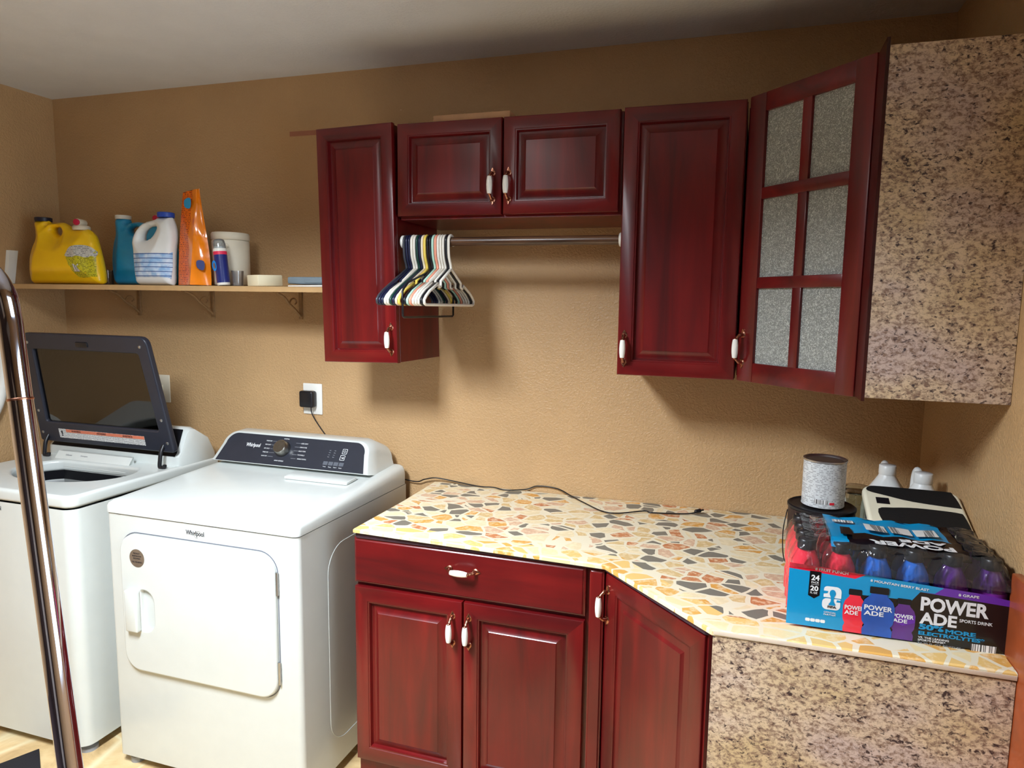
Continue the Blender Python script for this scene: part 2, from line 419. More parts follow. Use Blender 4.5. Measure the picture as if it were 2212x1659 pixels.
class MB:
    """collects shapes given in world coordinates into one mesh"""
    def __init__(self):
        self.bm = bmesh.new()
    def faces(self, verts, faces, mi=0):
        vs = [self.bm.verts.new(v) for v in verts]
        for f in faces:
            try:
                fc = self.bm.faces.new([vs[i] for i in f]); fc.material_index = mi
            except ValueError:
                pass
        return vs
    def box(self, x0, x1, y0, y1, z0, z1, mi=0, bev=0, seg=2):
        vs = self.faces([(x, y, z) for z in (z0, z1) for x, y in ((x0, y0), (x1, y0), (x1, y1), (x0, y1))],
                        [(3, 2, 1, 0), (4, 5, 6, 7), (0, 1, 5, 4), (1, 2, 6, 5), (2, 3, 7, 6), (3, 0, 4, 7)], mi)
        if bev:
            es = set(e for v in vs for e in v.link_edges)
            r = bmesh.ops.bevel(self.bm, geom=list(es), offset=bev, segments=seg, affect='EDGES', profile=.5)
            for f in r['faces']:
                f.material_index = mi
        return self
    def obox(self, F, u0, u1, v0, v1, w0, w1, mi=0, bev=0, seg=2):
        vs = self.faces([F(u, v, w) for v in (v0, v1) for u, w in ((u0, w1), (u1, w1), (u1, w0), (u0, w0))],
                        [(3, 2, 1, 0), (4, 5, 6, 7), (0, 1, 5, 4), (1, 2, 6, 5), (2, 3, 7, 6), (3, 0, 4, 7)], mi)
        if bev:
            es = set(e for v in vs for e in v.link_edges)
            r_ = bmesh.ops.bevel(self.bm, geom=list(es), offset=bev, segments=seg, affect='EDGES', profile=.5)
            for f in r_['faces']:
                f.material_index = mi
        return self
    def prism(self, poly, z0, z1, mi=0, axis='z', bev=0, seg=2):
        n = len(poly)
        if axis == 'z':
            P = lambda a, b, h: (a, b, h)
        elif axis == 'x':
            P = lambda a, b, h: (h, a, b)
        else:
            P = lambda a, b, h: (a, h, b)
        vs = self.faces([P(a, b, z0) for a, b in poly] + [P(a, b, z1) for a, b in poly],
                        [tuple(range(n - 1, -1, -1)), tuple(range(n, 2 * n))] + [(i, (i + 1) % n, n + (i + 1) % n, n + i) for i in range(n)], mi)
        if bev:
            es = set(e for v in vs for e in v.link_edges)
            bmesh.ops.bevel(self.bm, geom=list(es), offset=bev, segments=seg, affect='EDGES', profile=.5)
        return self
    def lathe(self, prof, c, n=28, axis=(0, 0, 1), mi=0, sx=1.0, sy=1.0, close=True):
        a = Vector(axis).normalized()
        t = Vector((1, 0, 0)) if abs(a.x) < .9 else Vector((0, 1, 0))
        e1 = (t - a * t.dot(a)).normalized(); e2 = a.cross(e1)
        c = Vector(c)
        rings = []
        for r, h in prof:
            rings.append([self.bm.verts.new(c + a * h + e1 * (r * sx * math.cos(2 * PI * k / n)) + e2 * (r * sy * math.sin(2 * PI * k / n))) for k in range(n)])
        for A, B in zip(rings, rings[1:]):
            for k in range(n):
                f = self.bm.faces.new((A[k], A[(k + 1) % n], B[(k + 1) % n], B[k])); f.material_index = mi
        if close:
            for R, rev in ((rings[0], True), (rings[-1], False)):
                f = self.bm.faces.new(R[::-1] if rev else R); f.material_index = mi
        return self
    def tube(self, path, r, n=8, closed=False, mi=0, flat=1.0):
        P = [Vector(p) for p in path]
        m = len(P)
        rings = []
        prev = None
        for i, p in enumerate(P):
            if closed:
                t = (P[(i + 1) % m] - P[i - 1])
            else:
                t = P[min(i + 1, m - 1)] - P[max(i - 1, 0)]
            t.normalize()
            if prev is None:
                up = Vector((0, 0, 1)) if abs(t.z) < .9 else Vector((1, 0, 0))
                e1 = (up - t * up.dot(t)).normalized()
            else:
                e1 = (prev - t * prev.dot(t)).normalized()
            prev = e1
            e2 = t.cross(e1)
            rr = r[i] if isinstance(r, (list, tuple)) else r
            rings.append([self.bm.verts.new(p + e1 * (rr * math.cos(2 * PI * k / n)) + e2 * (rr * flat * math.sin(2 * PI * k / n))) for k in range(n)])
        rng = range(m) if closed else range(m - 1)
        for i in rng:
            A, B = rings[i], rings[(i + 1) % m]
            for k in range(n):
                f = self.bm.faces.new((A[k], A[(k + 1) % n], B[(k + 1) % n], B[k])); f.material_index = mi
        if not closed:
            f = self.bm.faces.new(rings[0][::-1]); f.material_index = mi
            f = self.bm.faces.new(rings[-1]); f.material_index = mi
        return self
    def rings(self, loops, cap0=True, cap1=True, mi=0, alt=None):
        R = [[self.bm.verts.new(v) for v in lp] for lp in loops]
        n = len(R[0])
        for A, B in zip(R, R[1:]):
            for k in range(n):
                f = self.bm.faces.new((A[k], A[(k + 1) % n], B[(k + 1) % n], B[k])); f.material_index = mi if alt is None or k % 2 else alt
        if cap0:
            f = self.bm.faces.new(R[0][::-1]); f.material_index = mi
        if cap1:
            f = self.bm.faces.new(R[-1]); f.material_index = mi
        return self
    def mesh(self, name):
        bmesh.ops.recalc_face_normals(self.bm, faces=self.bm.faces[:])
        me = bpy.data.meshes.new(name)
        self.bm.to_mesh(me); self.bm.free()
        return me
    def obj(self, name, mats, parent=None, smooth=35):
        return link_mesh(name, self.mesh(name), mats, parent, smooth)

def smooth_loop(pts, sub=4):
    n = len(pts); out = []
    for i in range(n):
        p0, p1, p2, p3 = pts[i - 1], pts[i], pts[(i + 1) % n], pts[(i + 2) % n]
        for k in range(sub):
            t = k / sub
            out.append(tuple(.5 * ((2 * b) + (-a + c) * t + (2 * a - 5 * b + 4 * c - d) * t * t + (-a + 3 * b - 3 * c + d) * t ** 3) for a, b, c, d in zip(p0, p1, p2, p3)))
    return out

def smooth_path(pts, sub=6):
    out = []
    n = len(pts)
    for i in range(n - 1):
        p0 = pts[max(i - 1, 0)]; p1 = pts[i]; p2 = pts[i + 1]; p3 = pts[min(i + 2, n - 1)]
        for k in range(sub):
            t = k / sub
            out.append(tuple(.5 * ((2 * b) + (-a + c) * t + (2 * a - 5 * b + 4 * c - d) * t * t + (-a + 3 * b - 3 * c + d) * t ** 3) for a, b, c, d in zip(p0, p1, p2, p3)))
    out.append(tuple(pts[-1]))
    return out

def eval_mesh(data, name):
    tmp = bpy.data.objects.new('tmp', data)
    COL.objects.link(tmp)
    dg = bpy.context.evaluated_depsgraph_get(); dg.update()
    me = bpy.data.meshes.new_from_object(tmp.evaluated_get(dg))
    me.name = name
    bpy.data.objects.remove(tmp)
    me.materials.clear()
    return me

def slab(name, loops, half, bev, mats, parent=None, mx=None, res=3, smooth=50, mi=None):
    """2D outline(s) (outer first, holes after) given thickness and a rounded edge; mx places it"""
    cu = bpy.data.curves.new('c', 'CURVE'); cu.dimensions = '2D'; cu.fill_mode = 'BOTH'
    cu.extrude = max(half - bev, 0.00001); cu.bevel_depth = bev; cu.bevel_resolution = res; cu.offset = -bev
    for lp in loops:
        sp = cu.splines.new('POLY'); sp.points.add(len(lp) - 1); sp.use_cyclic_u = True
        for p, q in zip(sp.points, lp):
            p.co = (q[0], q[1], 0, 1)
    me = eval_mesh(cu, name)
    bpy.data.curves.remove(cu)
    me.transform(mx if mx is not None else Matrix())
    return link_mesh(name, me, mats, parent, smooth)

def basis(o, r, u):
    r = Vector(r).normalized(); u = Vector(u).normalized(); n = r.cross(u)
    m = Matrix(((r.x, u.x, n.x, 0), (r.y, u.y, n.y, 0), (r.z, u.z, n.z, 0), (0, 0, 0, 1)))
    return Matrix.Translation(Vector(o)) @ m
def XZ(y):   # outline in (x, z), thickness along y
    return basis((0, y, 0), (1, 0, 0), (0, 0, 1))

def rrect(x0, x1, y0, y1, r, n=5):
    rs = r if isinstance(r, (list, tuple)) else (r, r, r, r)   # bl, br, tr, tl
    out = []
    for (cx, cy, a0, q) in ((x0, y0, PI, rs[0]), (x1, y0, 1.5 * PI, rs[1]), (x1, y1, 0, rs[2]), (x0, y1, .5 * PI, rs[3])):
        ccx = cx + q if cx == x0 else cx - q
        ccy = cy + q if cy == y0 else cy - q
        if q <= 0:
            out.append((cx, cy)); continue
        for k in range(n + 1):
            a = a0 + .5 * PI * k / n
            out.append((ccx + q * math.cos(a), ccy + q * math.sin(a)))
    return out

def ell(cx, cy, rx, ry, n=32):
    return [(cx + rx * math.cos(2 * PI * k / n), cy + ry * math.sin(2 * PI * k / n)) for k in range(n)]

def text(name, s, mx, w, h, m, parent, bold=0.0, thick=.0004, space=1.0, lines=1.0):
    """lettering fitted into a w x h box whose lower left corner is the origin of mx"""
    cu = bpy.data.curves.new('t', 'FONT'); cu.body = s; cu.size = 1; cu.extrude = .001; cu.offset = bold
    cu.space_character = space; cu.space_line = lines; cu.resolution_u = 3
    me = eval_mesh(cu, name)
    bpy.data.curves.remove(cu)
    xs = [v.co.x for v in me.vertices]; ys = [v.co.y for v in me.vertices]
    sx = w / (max(xs) - min(xs)); sy = h / (max(ys) - min(ys))
    x0, y0 = min(xs), min(ys)
    for v in me.vertices:
        v.co = Vector(((v.co.x - x0) * sx, (v.co.y - y0) * sy, (v.co.z + .001) * thick / .002))
    me.transform(mx)
    return link_mesh(name, me, m, parent, None)

def front(x, y, z, tilt=0.0):   # writing on a face looking towards -y
    return basis((x, y, z), (1, 0, tilt), (-tilt, 0, 1))

# ------------------------------------------------------------------ scene graph helpers
def thing(name, label, cat, loc, group=None):
    o = bpy.data.objects.new(name, None); COL.objects.link(o)
    o.location = loc; o['org'] = loc
    o['label'] = label; o['category'] = cat
    if group:
        o['group'] = group
    o.empty_display_size = .05
    return o

def tag(o, label, cat, group=None):
    o['label'] = label; o['category'] = cat
    if group:
        o['group'] = group
    return o

def struct(o):
    o['kind'] = 'structure'
    return o

def sub(parent_part):
    """let a part carry sub-parts: same origin as its thing"""
    parent_part['org'] = parent_part.parent['org']
    return parent_part

# ------------------------------------------------------------------ room
XL, XR, YB, H = -1.595, 1.933, -4.6, 2.447
T = .1
struct(MB().box(XL - T, XR + T, 0, T, -T, H + T).obj('wall_back', MT['wall']))
struct(MB().box(XL - T, XL, YB, 0, -T, H + T).obj('wall_left', MT['wall']))
WY0, WY1, WZ0, WZ1 = -2.15, -1.12, .85, 2.05
wr = MB()
wr.box(XR, XR + T, WY1, 0, -T, H + T); wr.box(XR, XR + T, YB, WY0, -T, H + T)
wr.box(XR, XR + T, WY0, WY1, -T, WZ0); wr.box(XR, XR + T, WY0, WY1, WZ1, H + T)
struct(wr.obj('wall_right', MT['wall']))
struct(MB().box(XL - T, XR + T, YB - T, YB, -T, H + T).obj('wall_front', MT['bounce_cut_wall']))
struct(MB().box(XL, XR, -1.75, 0, -T, 0).obj('floor', MT['floor']))
struct(MB().box(XL, XR, YB, -1.75, -T, .006).obj('floor', M('dark brown added floor', (58, 44, 42), .95, noise=.3, nscale=90)))  # dark flooring added out of view to dim reflections in the lower doors
struct(MB().box(XL, XR, YB, 0, H, H + T).obj('ceiling', MT['ceil']))
struct(MB().box(.5, 1.34, YB, YB + .03, 0, 2.03, bev=.004).obj('door_1', MT['doorw']))
struct(MB().box(-.362, -.02, -.0012, .0005, 2.222, 2.240).obj('trim_2', M('bare wall strip', (168, 112, 88), .7)))
tr = MB().box(XR - .018, XR, -1.02, -.838, 0, 1.075, bev=.003)
struct(tr.obj('trim_1', MT['trim']))

# ------------------------------------------------------------------ cabinet parts
def FR(o, right, out):
    o = Vector(o); r = Vector(right).normalized(); n = Vector(out).normalized(); u = Vector((0, 0, 1))
    return lambda a, b, c: o + r * a + u * b + n * c

def ring_profile(F, w, h, prof):
    return [[F(d, d, e), F(w - d, d, e), F(w - d, h - d, e), F(d, h - d, e)] for d, e in prof]

def rect_loop(F, w, h, dx, dzb, dzt, e):
    return [F(dx, dzb, e), F(w - dx, dzb, e), F(w - dx, h - dzt, e), F(dx, h - dzt, e)]

def raised_door(root, F, w, h, st, thick=.02, name='door'):
    """frame with a sunk moulding; the raised field is a sub-part"""
    m = MB()
    pr = [(0, -thick), (0, -.004), (.0012, -.0014), (.004, 0), (st - .009, 0), (st - .0075, -.0022), (st - .004, -.0026), (st - .001, -.0145), (st + .004, -.0155)]
    m.rings([rect_loop(F, w, h, d, d, d, e) for d, e in pr], cap1=False, alt=1)
    d = sub(m.obj(name, [MT['wood'], MT['woodh']], root))
    p = MB()
    pp = [(st + .001, -.019), (st + .001, -.0145), (st + .005, -.0145), (st + .024, -.0045), (st + .0265, -.002), (st + .029, -.002)]
    p.rings([rect_loop(F, w, h, a, a, a, e) for a, e in pp])
    p.obj('raised_panel', MT['wood'], d)
    return d

def pull(part, F, u, v, vertical=True, ln=.112):
    """porcelain and brass bail pull centred at (u, v) on a face"""
    def G(a, s, c):   # a along the pull, s across it, c off the face
        return F(u + s, v + a, c) if vertical else F(u + a, v + s, c)
    b = MB()
    hl = ln / 2
    for sg in (1, -1):
        leaf = []
        for a, w_ in ((.0, .005), (.004, .0082), (.009, .0092), (.014, .0076), (.020, .0045), (.0245, .0008)):
            leaf.append((sg * (hl - .0245 + a), w_))
        L1 = [G(a, w_, 0) for a, w_ in leaf] + [G(a, -w_, 0) for a, w_ in leaf[::-1]]
        L2 = [G(a, w_ * .7, .003) for a, w_ in leaf] + [G(a, -w_ * .7, .003) for a, w_ in leaf[::-1]]
        b.rings([L1, L2])
        path = [G(sg * (hl - .017), 0, .001), G(sg * (hl - .018), 0, .012), G(sg * (hl - .024), 0, .021), G(sg * (hl - .030), 0, .026), G(sg * .0265, 0, .0285), G(sg * .024, 0, .029)]
        b.tube(smooth_path(path, 4), [.0058] * 6 + [.0046] * 8 + [.0052] * 7, 8)
    b.tube([G(-.0255, 0, .029), G(.0255, 0, .029)], .0025, 6)
    hd = b.obj('pull_handle', MT['brass'], part, 60)
    g = MB()
    a0 = G(0, 0, .029); ax = (G(1, 0, 0) - G(0, 0, 0))
    g.lathe([(.0045, -.0265), (.0064, -.026), (.0074, -.022), (.0088, -.012), (.0093, 0), (.0088, .012), (.0074, .022), (.0064, .026), (.0045, .0265)], a0, 18, ax)
    g.obj('porcelain_grip', MT['porcelain'], part, 60)

OUT = (0, -1, 0)
WD = -.322   # face plane of the wall doors
def wall_cab(name, label, x0, x1, z0, z1):
    t = thing(name, label, 'cabinet', ((x0 + x1) / 2, -.15, z0))
    MB().box(x0, x1, -.3018, -.003, z0, z1, bev=.001, seg=1).obj('cabinet_body', MT['wood'], t)
    return t

# left tall cabinet (leans a little, as hung)
c1 = wall_cab('wall_cabinet', 'tall narrow cherry wall cabinet to the left of the hangers', .0005, .2835, 1.378, 2.151)
d = raised_door(c1, FR((0, WD, 1.3765), (1, 0, 0), OUT), .2835, .778, .046)
pull(d, FR((0, WD, 1.3765), (1, 0, 0), OUT), .262, .0785)
c1.rotation_euler = (0, -.022, 0)
# short double cabinet over the rod
c2 = wall_cab('wall_cabinet', 'short two-door cherry wall cabinet above the closet rod', .2885, 1.0195, 1.850, 2.148)
for (a, b_, hu) in ((.2865, .6455, .331), (.6515, 1.0125, .0185)):
    F = FR((a, WD, 1.859), (1, 0, 0), OUT)
    d = raised_door(c2, F, b_ - a, .291, .046)
    pull(d, F, hu, .0845)
# right tall cabinet
c3 = wall_cab('wall_cabinet', 'tall cherry wall cabinet with one solid door, beside the glass-door one', 1.0225, 1.3665, 1.378, 2.151)
F = FR((1.0235, WD, 1.376), (1, 0, 0), OUT)
d = raised_door(c3, F, .341, .777, .050)
pull(d, F, .0205, .080)
# diagonal corner cabinet with obscure glass
c4 = thing('corner_wall_cabinet', 'tall corner wall cabinet with six obscure glass panes and speckled laminate end', 'cabinet', (1.65, -.3, 1.378))
body = MB()
zc0, zc1 = 1.389, 2.1325
outer = [(1.3705, -.003), (1.929, -.003), (1.929, -.676), (1.6485, -.676), (1.6485, -.585), (1.3705, -.303)]
n = len(outer)
vs = [body.bm.verts.new((x, y, z)) for z in (zc0, zc1) for x, y in outer]
body.bm.faces.new(vs[:n][::-1]); body.bm.faces.new(vs[n:])
for i in range(n):
    if i == 4:
        continue
    body.bm.faces.new((vs[i], vs[(i + 1) % n], vs[n + (i + 1) % n], vs[n + i]))
bo = body.obj('cabinet_body', [MT['wood'], MT['melamine']], c4)
sm = bo.modifiers.new('thickness', 'SOLIDIFY'); sm.thickness = .016; sm.offset = -1; sm.material_offset = 1; sm.use_even_offset = True
# speckled end panel
MB().box(1.6515, 1.9325, -.695, -.6765, 1.3875, 2.134, bev=.0008, seg=1).obj('end_panel', MT['granite'], c4)['label'] = 'speckled granite-look laminate end panel'
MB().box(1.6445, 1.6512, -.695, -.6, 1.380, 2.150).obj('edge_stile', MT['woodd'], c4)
FD = FR((1.3715, -.324, 1.376), (1, -1, 0), (-1, -1, 0))
W_, H_ = .3835, .780
fm = MB()
xs = [(0, .058), (.181, .2075), (.3285, W_)]
us0, us1 = .0585, .3285
fm.obox(FD, 0, .058, 0, H_, -.02, 0, bev=.003)
fm.obox(FD, .3285, W_, 0, H_, -.02, 0, bev=.003)
for v0, v1 in ((0, .054), (.260, .291), (.500, .531), (.731, H_)):
    fm.obox(FD, .057, .3295, v0, v1, -.019, -.001, mi=1, bev=.002)
for v0, v1 in ((.053, .261), (.290, .501), (.530, .732)):
    fm.obox(FD, .180, .2085, v0, v1, -.0185, -.0015, bev=.002)
gd = sub(fm.obj('glass_door', [MT['wood'], MT['woodh']], c4))
for u0, u1 in ((.057, .181), (.2075, .3295)):
    for v0, v1 in ((.053, .261), (.290, .501), (.530, .732)):
        MB().obox(FD, u0, u1, v0, v1, -.014, -.010).obj('glass_pane', MT['obscure'], gd, None)
pull(gd, FD, .0185, .0925)
# pale wood strip on top of the short cabinet
st = MB().box(.40, .66, -.29, -.21, 2.1485, 2.176, bev=.001).obj('wood_strip', MT['card'])
tag(st, 'pale wood strip lying on top of the short two-door wall cabinet', 'wood strip')

# ------------------------------------------------------------------ closet rod and hangers
RY, RZ = -.280, 1.781
rod = thing('closet_rod', 'dark wooden closet rod between the two tall wall cabinets', 'rod', (.65, RY, RZ))
MB().lathe([(.0145, 0), (.0145, .728)], (.2895, RY, RZ), 24, (1, 0, 0)).obj('rod', MT['rod'], rod)
for xx, s in ((.2845, 1), (1.022, -1)):
    m = MB(); m.lathe([(.022, 0), (.022, .004), (.0195, .009), (.0165, .009)], (xx, RY, RZ), 24, (s, 0, 0))
    m.obj('rod_socket', MT['white2'], rod)

def hanger_mesh(hw=.195, drop=.205, r=.0043, notch=True, neck=.088, tipz=.185):
    rr = .0145 + r + .0004
    pts = []
    for a in range(-40, 181, 20):
        an = math.radians(a)
        pts.append((0, rr * math.cos(an), rr * math.sin(an)))
    pts += [(0, -rr, -.02), (0, -rr * .8, -.05), (0, -.003, -.075), (0, 0, -neck)]
    hook = smooth_path(pts, 3)
    m = MB()
    m.tube(hook, r, 8)
    sh = []
    def shoulder(sg):
        q = [(0, 0, -neck)]
        y1, z1 = sg * hw * .42, -neck - (tipz - neck) * .46
        if notch:
            q += [(0, sg * hw * .40, z1 + .002), (0, sg * hw * .40, z1 - .014), (0, sg * hw * .47, z1 - .018), (0, sg * hw * .50, z1 - .006)]
        q += [(0, sg * hw * .80, -tipz + .022), (0, sg * hw * .93, -tipz + .006), (0, sg * hw * .995, -tipz - .006), (0, sg * hw * .985, -drop + .004), (0, sg * hw * .94, -drop)]
        return q
    a = shoulder(-1); b = shoulder(1)
    loop = a + b[:0:-1]
    m.tube(loop, r, 8, closed=True)
    me = m.mesh('hanger')
    me.shade_smooth()
    return me

hm = {}
def hanger(x, col, label, rot=0.0, kind='n', tilt=0.0, group=None):
    key = (col, kind)
    if key not in hm:
        me = {'n': lambda: hanger_mesh(), 'plain': lambda: hanger_mesh(notch=False), 'low': lambda: hanger_mesh(.19, .245, .0036, False, .095, .16),
              'thick': lambda: hanger_mesh(.195, .205, .0046, True)}[kind]()
        me.materials.append(HC[col]); hm[key] = me
    o = bpy.data.objects.new('clothes_hanger', hm[key]); COL.objects.link(o)
    o.location = (x, RY, RZ); o.rotation_euler = (tilt, 0, rot)
    tag(o, label, 'hanger', 'plastic hangers on the closet rod')
    return o
HS = [
    ('charcoal', 'charcoal grey hanger, leftmost on the rod, hard against the cabinet side', .03, 'plain'),
    ('navy', 'navy hanger second from the left end of the rod', .02, 'plain'),
    ('navy', 'navy hanger third from the left, touching the first white one', .02, 'n'),
    ('white', 'white hanger leftmost of the white ones, between navy and white', .02, 'thick'),
    ('white', 'white hanger fifth from left, just before the dark green one', .01, 'plain'),
    ('green', 'dark green hanger between white and navy hangers', .0, 'plain'),
    ('navy', 'navy hanger just right of the dark green hanger', .02, 'plain'),
    ('cream', 'cream hanger just left of the yellow hanger', .01, 'plain'),
    ('yellow', 'yellow plastic hanger near the middle of the rod bunch', .015, 'thick'),
    ('black', 'black low-hanging trouser hanger just right of the yellow hanger', -.02, 'low'),
    ('black', 'black notched hanger just left of the mint hanger', .0, 'n'),
    ('mint', 'pale mint hanger left of the coral hanger', .0, 'n'),
    ('coral', 'coral pink hanger between mint and white hangers', .0, 'n'),
    ('white', 'white hanger first to the right of the coral hanger', .0, 'n'),
    ('white', 'white hanger second to the right of the coral hanger', .0, 'plain'),
    ('white', 'white hanger third right of coral, touching the last black one', .0, 'n'),
    ('black', 'black hanger second from the right, behind the last white hanger', .0, 'thick'),
    ('white', 'white notched hanger, rightmost on the rod and fully visible', .0, 'thick'),
]
for i, (col, lab, rot, kind) in enumerate(HS):
    x = .2968 + i * (.458 - .2968) / (len(HS) - 1)
    hanger(x, col, lab, .006, kind)

# ------------------------------------------------------------------ base cabinets and counter
BF = -.612
b1 = thing('base_cabinet', 'cherry base cabinet with one wide drawer over two doors, beside the dryer', 'cabinet', (.655, -.3, 0))
MB().box(.292, 1.0185, -.592, -.004, .105, .8765, bev=.001, seg=1).obj('cabinet_body', MT['wood'], b1)
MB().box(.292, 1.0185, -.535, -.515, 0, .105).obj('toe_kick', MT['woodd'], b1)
F = FR((.2915, BF, .736), (1, 0, 0), OUT)
dm = MB()
dw, dh = .718, .140
dm.rings([rect_loop(F, dw, dh, d_, d_, d_, e) for d_, e in [(0, -.02), (0, -.007), (.002, -.0065), (.008, 0), (.012, 0)]])
dr = sub(dm.obj('drawer', MT['woodh'], b1))
pull(dr, F, .357, .085, vertical=False)
for (a, w_, hu) in ((.2930, .3535, .325), (.6515, .357, .0175)):
    F = FR((a, BF, .160), (1, 0, 0), OUT)
    d = raised_door(b1, F, w_, .5635, .052)
    pull(d, F, hu, .478)
b2 = thing('corner_base_cabinet', 'cherry corner base cabinet with one diagonal door and speckled laminate end', 'cabinet', (1.4, -.4, 0))
MB().prism([(1.0195, -.004), (1.928, -.004), (1.928, -.892), (1.352, -.892), (1.352, -.8885), (1.0555, -.592), (1.0195, -.592)], .105, .8765).obj('cabinet_body', MT['wood'], b2)
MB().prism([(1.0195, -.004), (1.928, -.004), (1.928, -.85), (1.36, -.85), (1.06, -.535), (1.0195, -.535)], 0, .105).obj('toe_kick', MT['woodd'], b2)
F = FR((1.0205, BF, .160), (1, 0, 0), OUT)
fm = MB()
fm.rings([rect_loop(F, .040, .713, d_, d_, d_, e) for d_, e in [(0, -.02), (0, -.006), (.0015, -.0055), (.006, 0), (.01, 0)]])
fm.obj('filler_stile', MT['wood'], b2)
FC = FR((1.0665, -.6135, .160), (1, -1, 0), (-1, -1, 0))
d = raised_door(b2, FC, .388, .7105, .054)
pull(d, FC, .0105, .625)
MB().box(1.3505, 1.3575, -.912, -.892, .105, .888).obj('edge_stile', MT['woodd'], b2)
MB().box(1.358, 1.914, -.914, -.893, .002, .8885, bev=.0008, seg=1).obj('end_panel', MT['granite'], b2)['label'] = 'speckled granite-look laminate end panel'

ct = thing('countertop', 'mosaic countertop of broken grey, rust and cream tile over the base cabinets', 'countertop', (1.1, -.4, .88))
poly = [(.262, -.004, .8935), (.285, -.30, .900), (.297, -.622, .9065), (1.0645, -.622, .895), (1.3555, -.9155, .9015), (1.9145, -.9155, .9075), (1.9145, -.86, .907), (1.9315, -.83, .906), (1.9315, -.004, .8945)]
tm = MB()
tm.rings([[(x, y, z - .012) for x, y, z in poly], [(x, y, z - .003) for x, y, z in poly], [(x + (.003 if x < .5 else -.001), y + (.003 if y < -.5 else 0), z) for x, y, z in poly]])
# finer top so that the corner heights blend
top = tm.obj('tile_surface', MT['mosaic'], ct, 30)
sm2 = MB()
inset = [(.268, -.006), (.300, -.612), (1.060, -.612), (1.340, -.8915), (1.910, -.8915), (1.9295, -.83), (1.9295, -.006)]
zz = [.8815, .8935, .883, .889, .8905, .8905, .8815]
sm2.rings([[(x, y, .8768) for x, y in inset], [(x, y, z) for (x, y), z in zip(inset, zz)]])
sm2.obj('backer_board', MT['subst'], ct, None)
MB().box(1.359, 1.9135, -.9185, -.9158, .8925, .9015, bev=.0008).obj('edge_trim', MT['edge'], ct)['label'] = 'pale plastic edge trim'

# ------------------------------------------------------------------ dryer
dx0, dx1, dyf = -.582, .156, -.694
dy = thing('dryer', 'white front-loading clothes dryer with charcoal console, beside the base cabinet', 'dryer', (-.213, -.36, 0))
def vbox(m, x0, x1, y0, y1, z0, z1, r, n=6, top=0.0):
    lp = rrect(x0, x1, y0, y1, r, n)
    m.rings([[(x, y, z0) for x, y in lp], [(x, y, z1) for x, y in lp]])
m = MB(); vbox(m, dx0, dx1, dyf, -.03, .036, .882, [.018, .018, .006, .006])
m.obj('cabinet_body', MT['white'], dy, 40)
def deck(m, x0, x1, yf, yb, z0, zf, zb, r):
    """lid panel with softly rolled edges, rising from zf at the front to zb at the back"""
    loops = []
    for ins, dz in ((0, None), (0, .55), (.003, .78), (.010, .93), (.022, .99), (.04, 1.0)):
        lp = rrect(x0 + ins, x1 - ins, yf + ins * 1.6, yb - ins * .2, max(r - ins * .3, .008), 5)
        L_ = []
        for x, y in lp:
            t_ = min(max((y - yf) / (yb - yf), 0), 1)
            zt = zf + (zb - zf) * min(1, t_ * 1.45)
            L_.append((x, y, z0 if dz is None else z0 + (zt - z0) * dz))
        loops.append(L_)
    m.rings(loops)
m = MB(); deck(m, dx0 - .002, dx1 + .002, dyf - .004, -.03, .8855, .922, .958, .02)
m.obj('top_panel', MT['white'], dy, 60)
# console: sloped housing with rounded upper corners
def console(root, cx, hw, y0, z0, y1, z1, yb, zbk, facemat, name='console'):
    m = MB()
    n = 10
    loops = []
    def outline(w, rad, top, bot):
        pts = []
        for k in range(n + 1):
            a = .5 * PI * k / n
            pts.append((w - rad + rad * math.sin(a), top - rad + rad * math.cos(a)))
        pts = [(-a_, b_) for a_, b_ in pts[::-1]] + pts
        return [(-w - .02, bot)] + pts + [(w + .02, bot)]
    h = math.hypot(y1 - y0, z1 - z0)
    ty, tz = (y1 - y0) / h, (z1 - z0) / h
    ny, nz = -tz, ty
    def S(a, b, o):
        return (cx + a, y0 + ty * b + ny * o, z0 + tz * b + nz * o)
    fo = outline(hw - .016, .05, h, 0)
    loops = [[S(a, b, -.004) for a, b in outline(hw, .055, h + .004, 0)], [S(a, b, .0) for a, b in outline(hw - .004, .054, h, 0)]]
    back = [(cx + a * 1.03, yb, zbk + (z1 - zbk) * (b / (h + .004)) * .82) for a, b in outline(hw + .0, .055, h + .004, 0)]
    mid = [(p[0] * 1, p[1] * .6 + q[1] * .4, p[2] * .70 + q[2] * .30 + .012 * (p[2] - z0) / (z1 - z0)) for p, q in zip(loops[0], back)]
    m.rings([back, mid] + loops)
    m.obj(name, MT['white'], root, 50)
    fp = outline(hw - .013, .045, h - .006, .002)
    f = MB(); f.rings([[S(a * .985, b, 0) for a, b in fp], [S(a * .985, b, .0015) for a, b in fp]])
    p = sub(f.obj('control_panel', MT['panelblk'], root, None))
    mx = lambda a, b: basis(S(a, b, .0017), (1, 0, 0), (0, ty, tz))
    return p, mx, S, (0, ny, nz), h
cp, cmx, cS, cn, chh = console(dy, -.232, .325, -.24, .962, -.17, 1.066, -.045, .905, MT['panelblk'])
text('logo_lettering', 'Whirlpool', cmx(-.212, .062), .064, .020, MT['inkw'], cp, .01)
kb = MB(); kb.lathe([(.030, 0), (.031, .004), (.0285, .010), (.0275, .026), (.024, .030)], cS(-.040, .068, .0016), 32, cn)
kb.obj('dial_knob', MT['knob'], cp, 40)
def tick(a0, b0, a1, b1):
    return [(a0, b0), (a1, b1)]
left = ['MORE DRY', 'HEAVY DUTY', 'AIR ONLY', 'TIMED DRY', 'QUICK DRY']
right_ = ['LESS DRY', 'DELICATES', 'BULKY ITEMS', 'TOWELS', 'WRINKLE CONTROL']
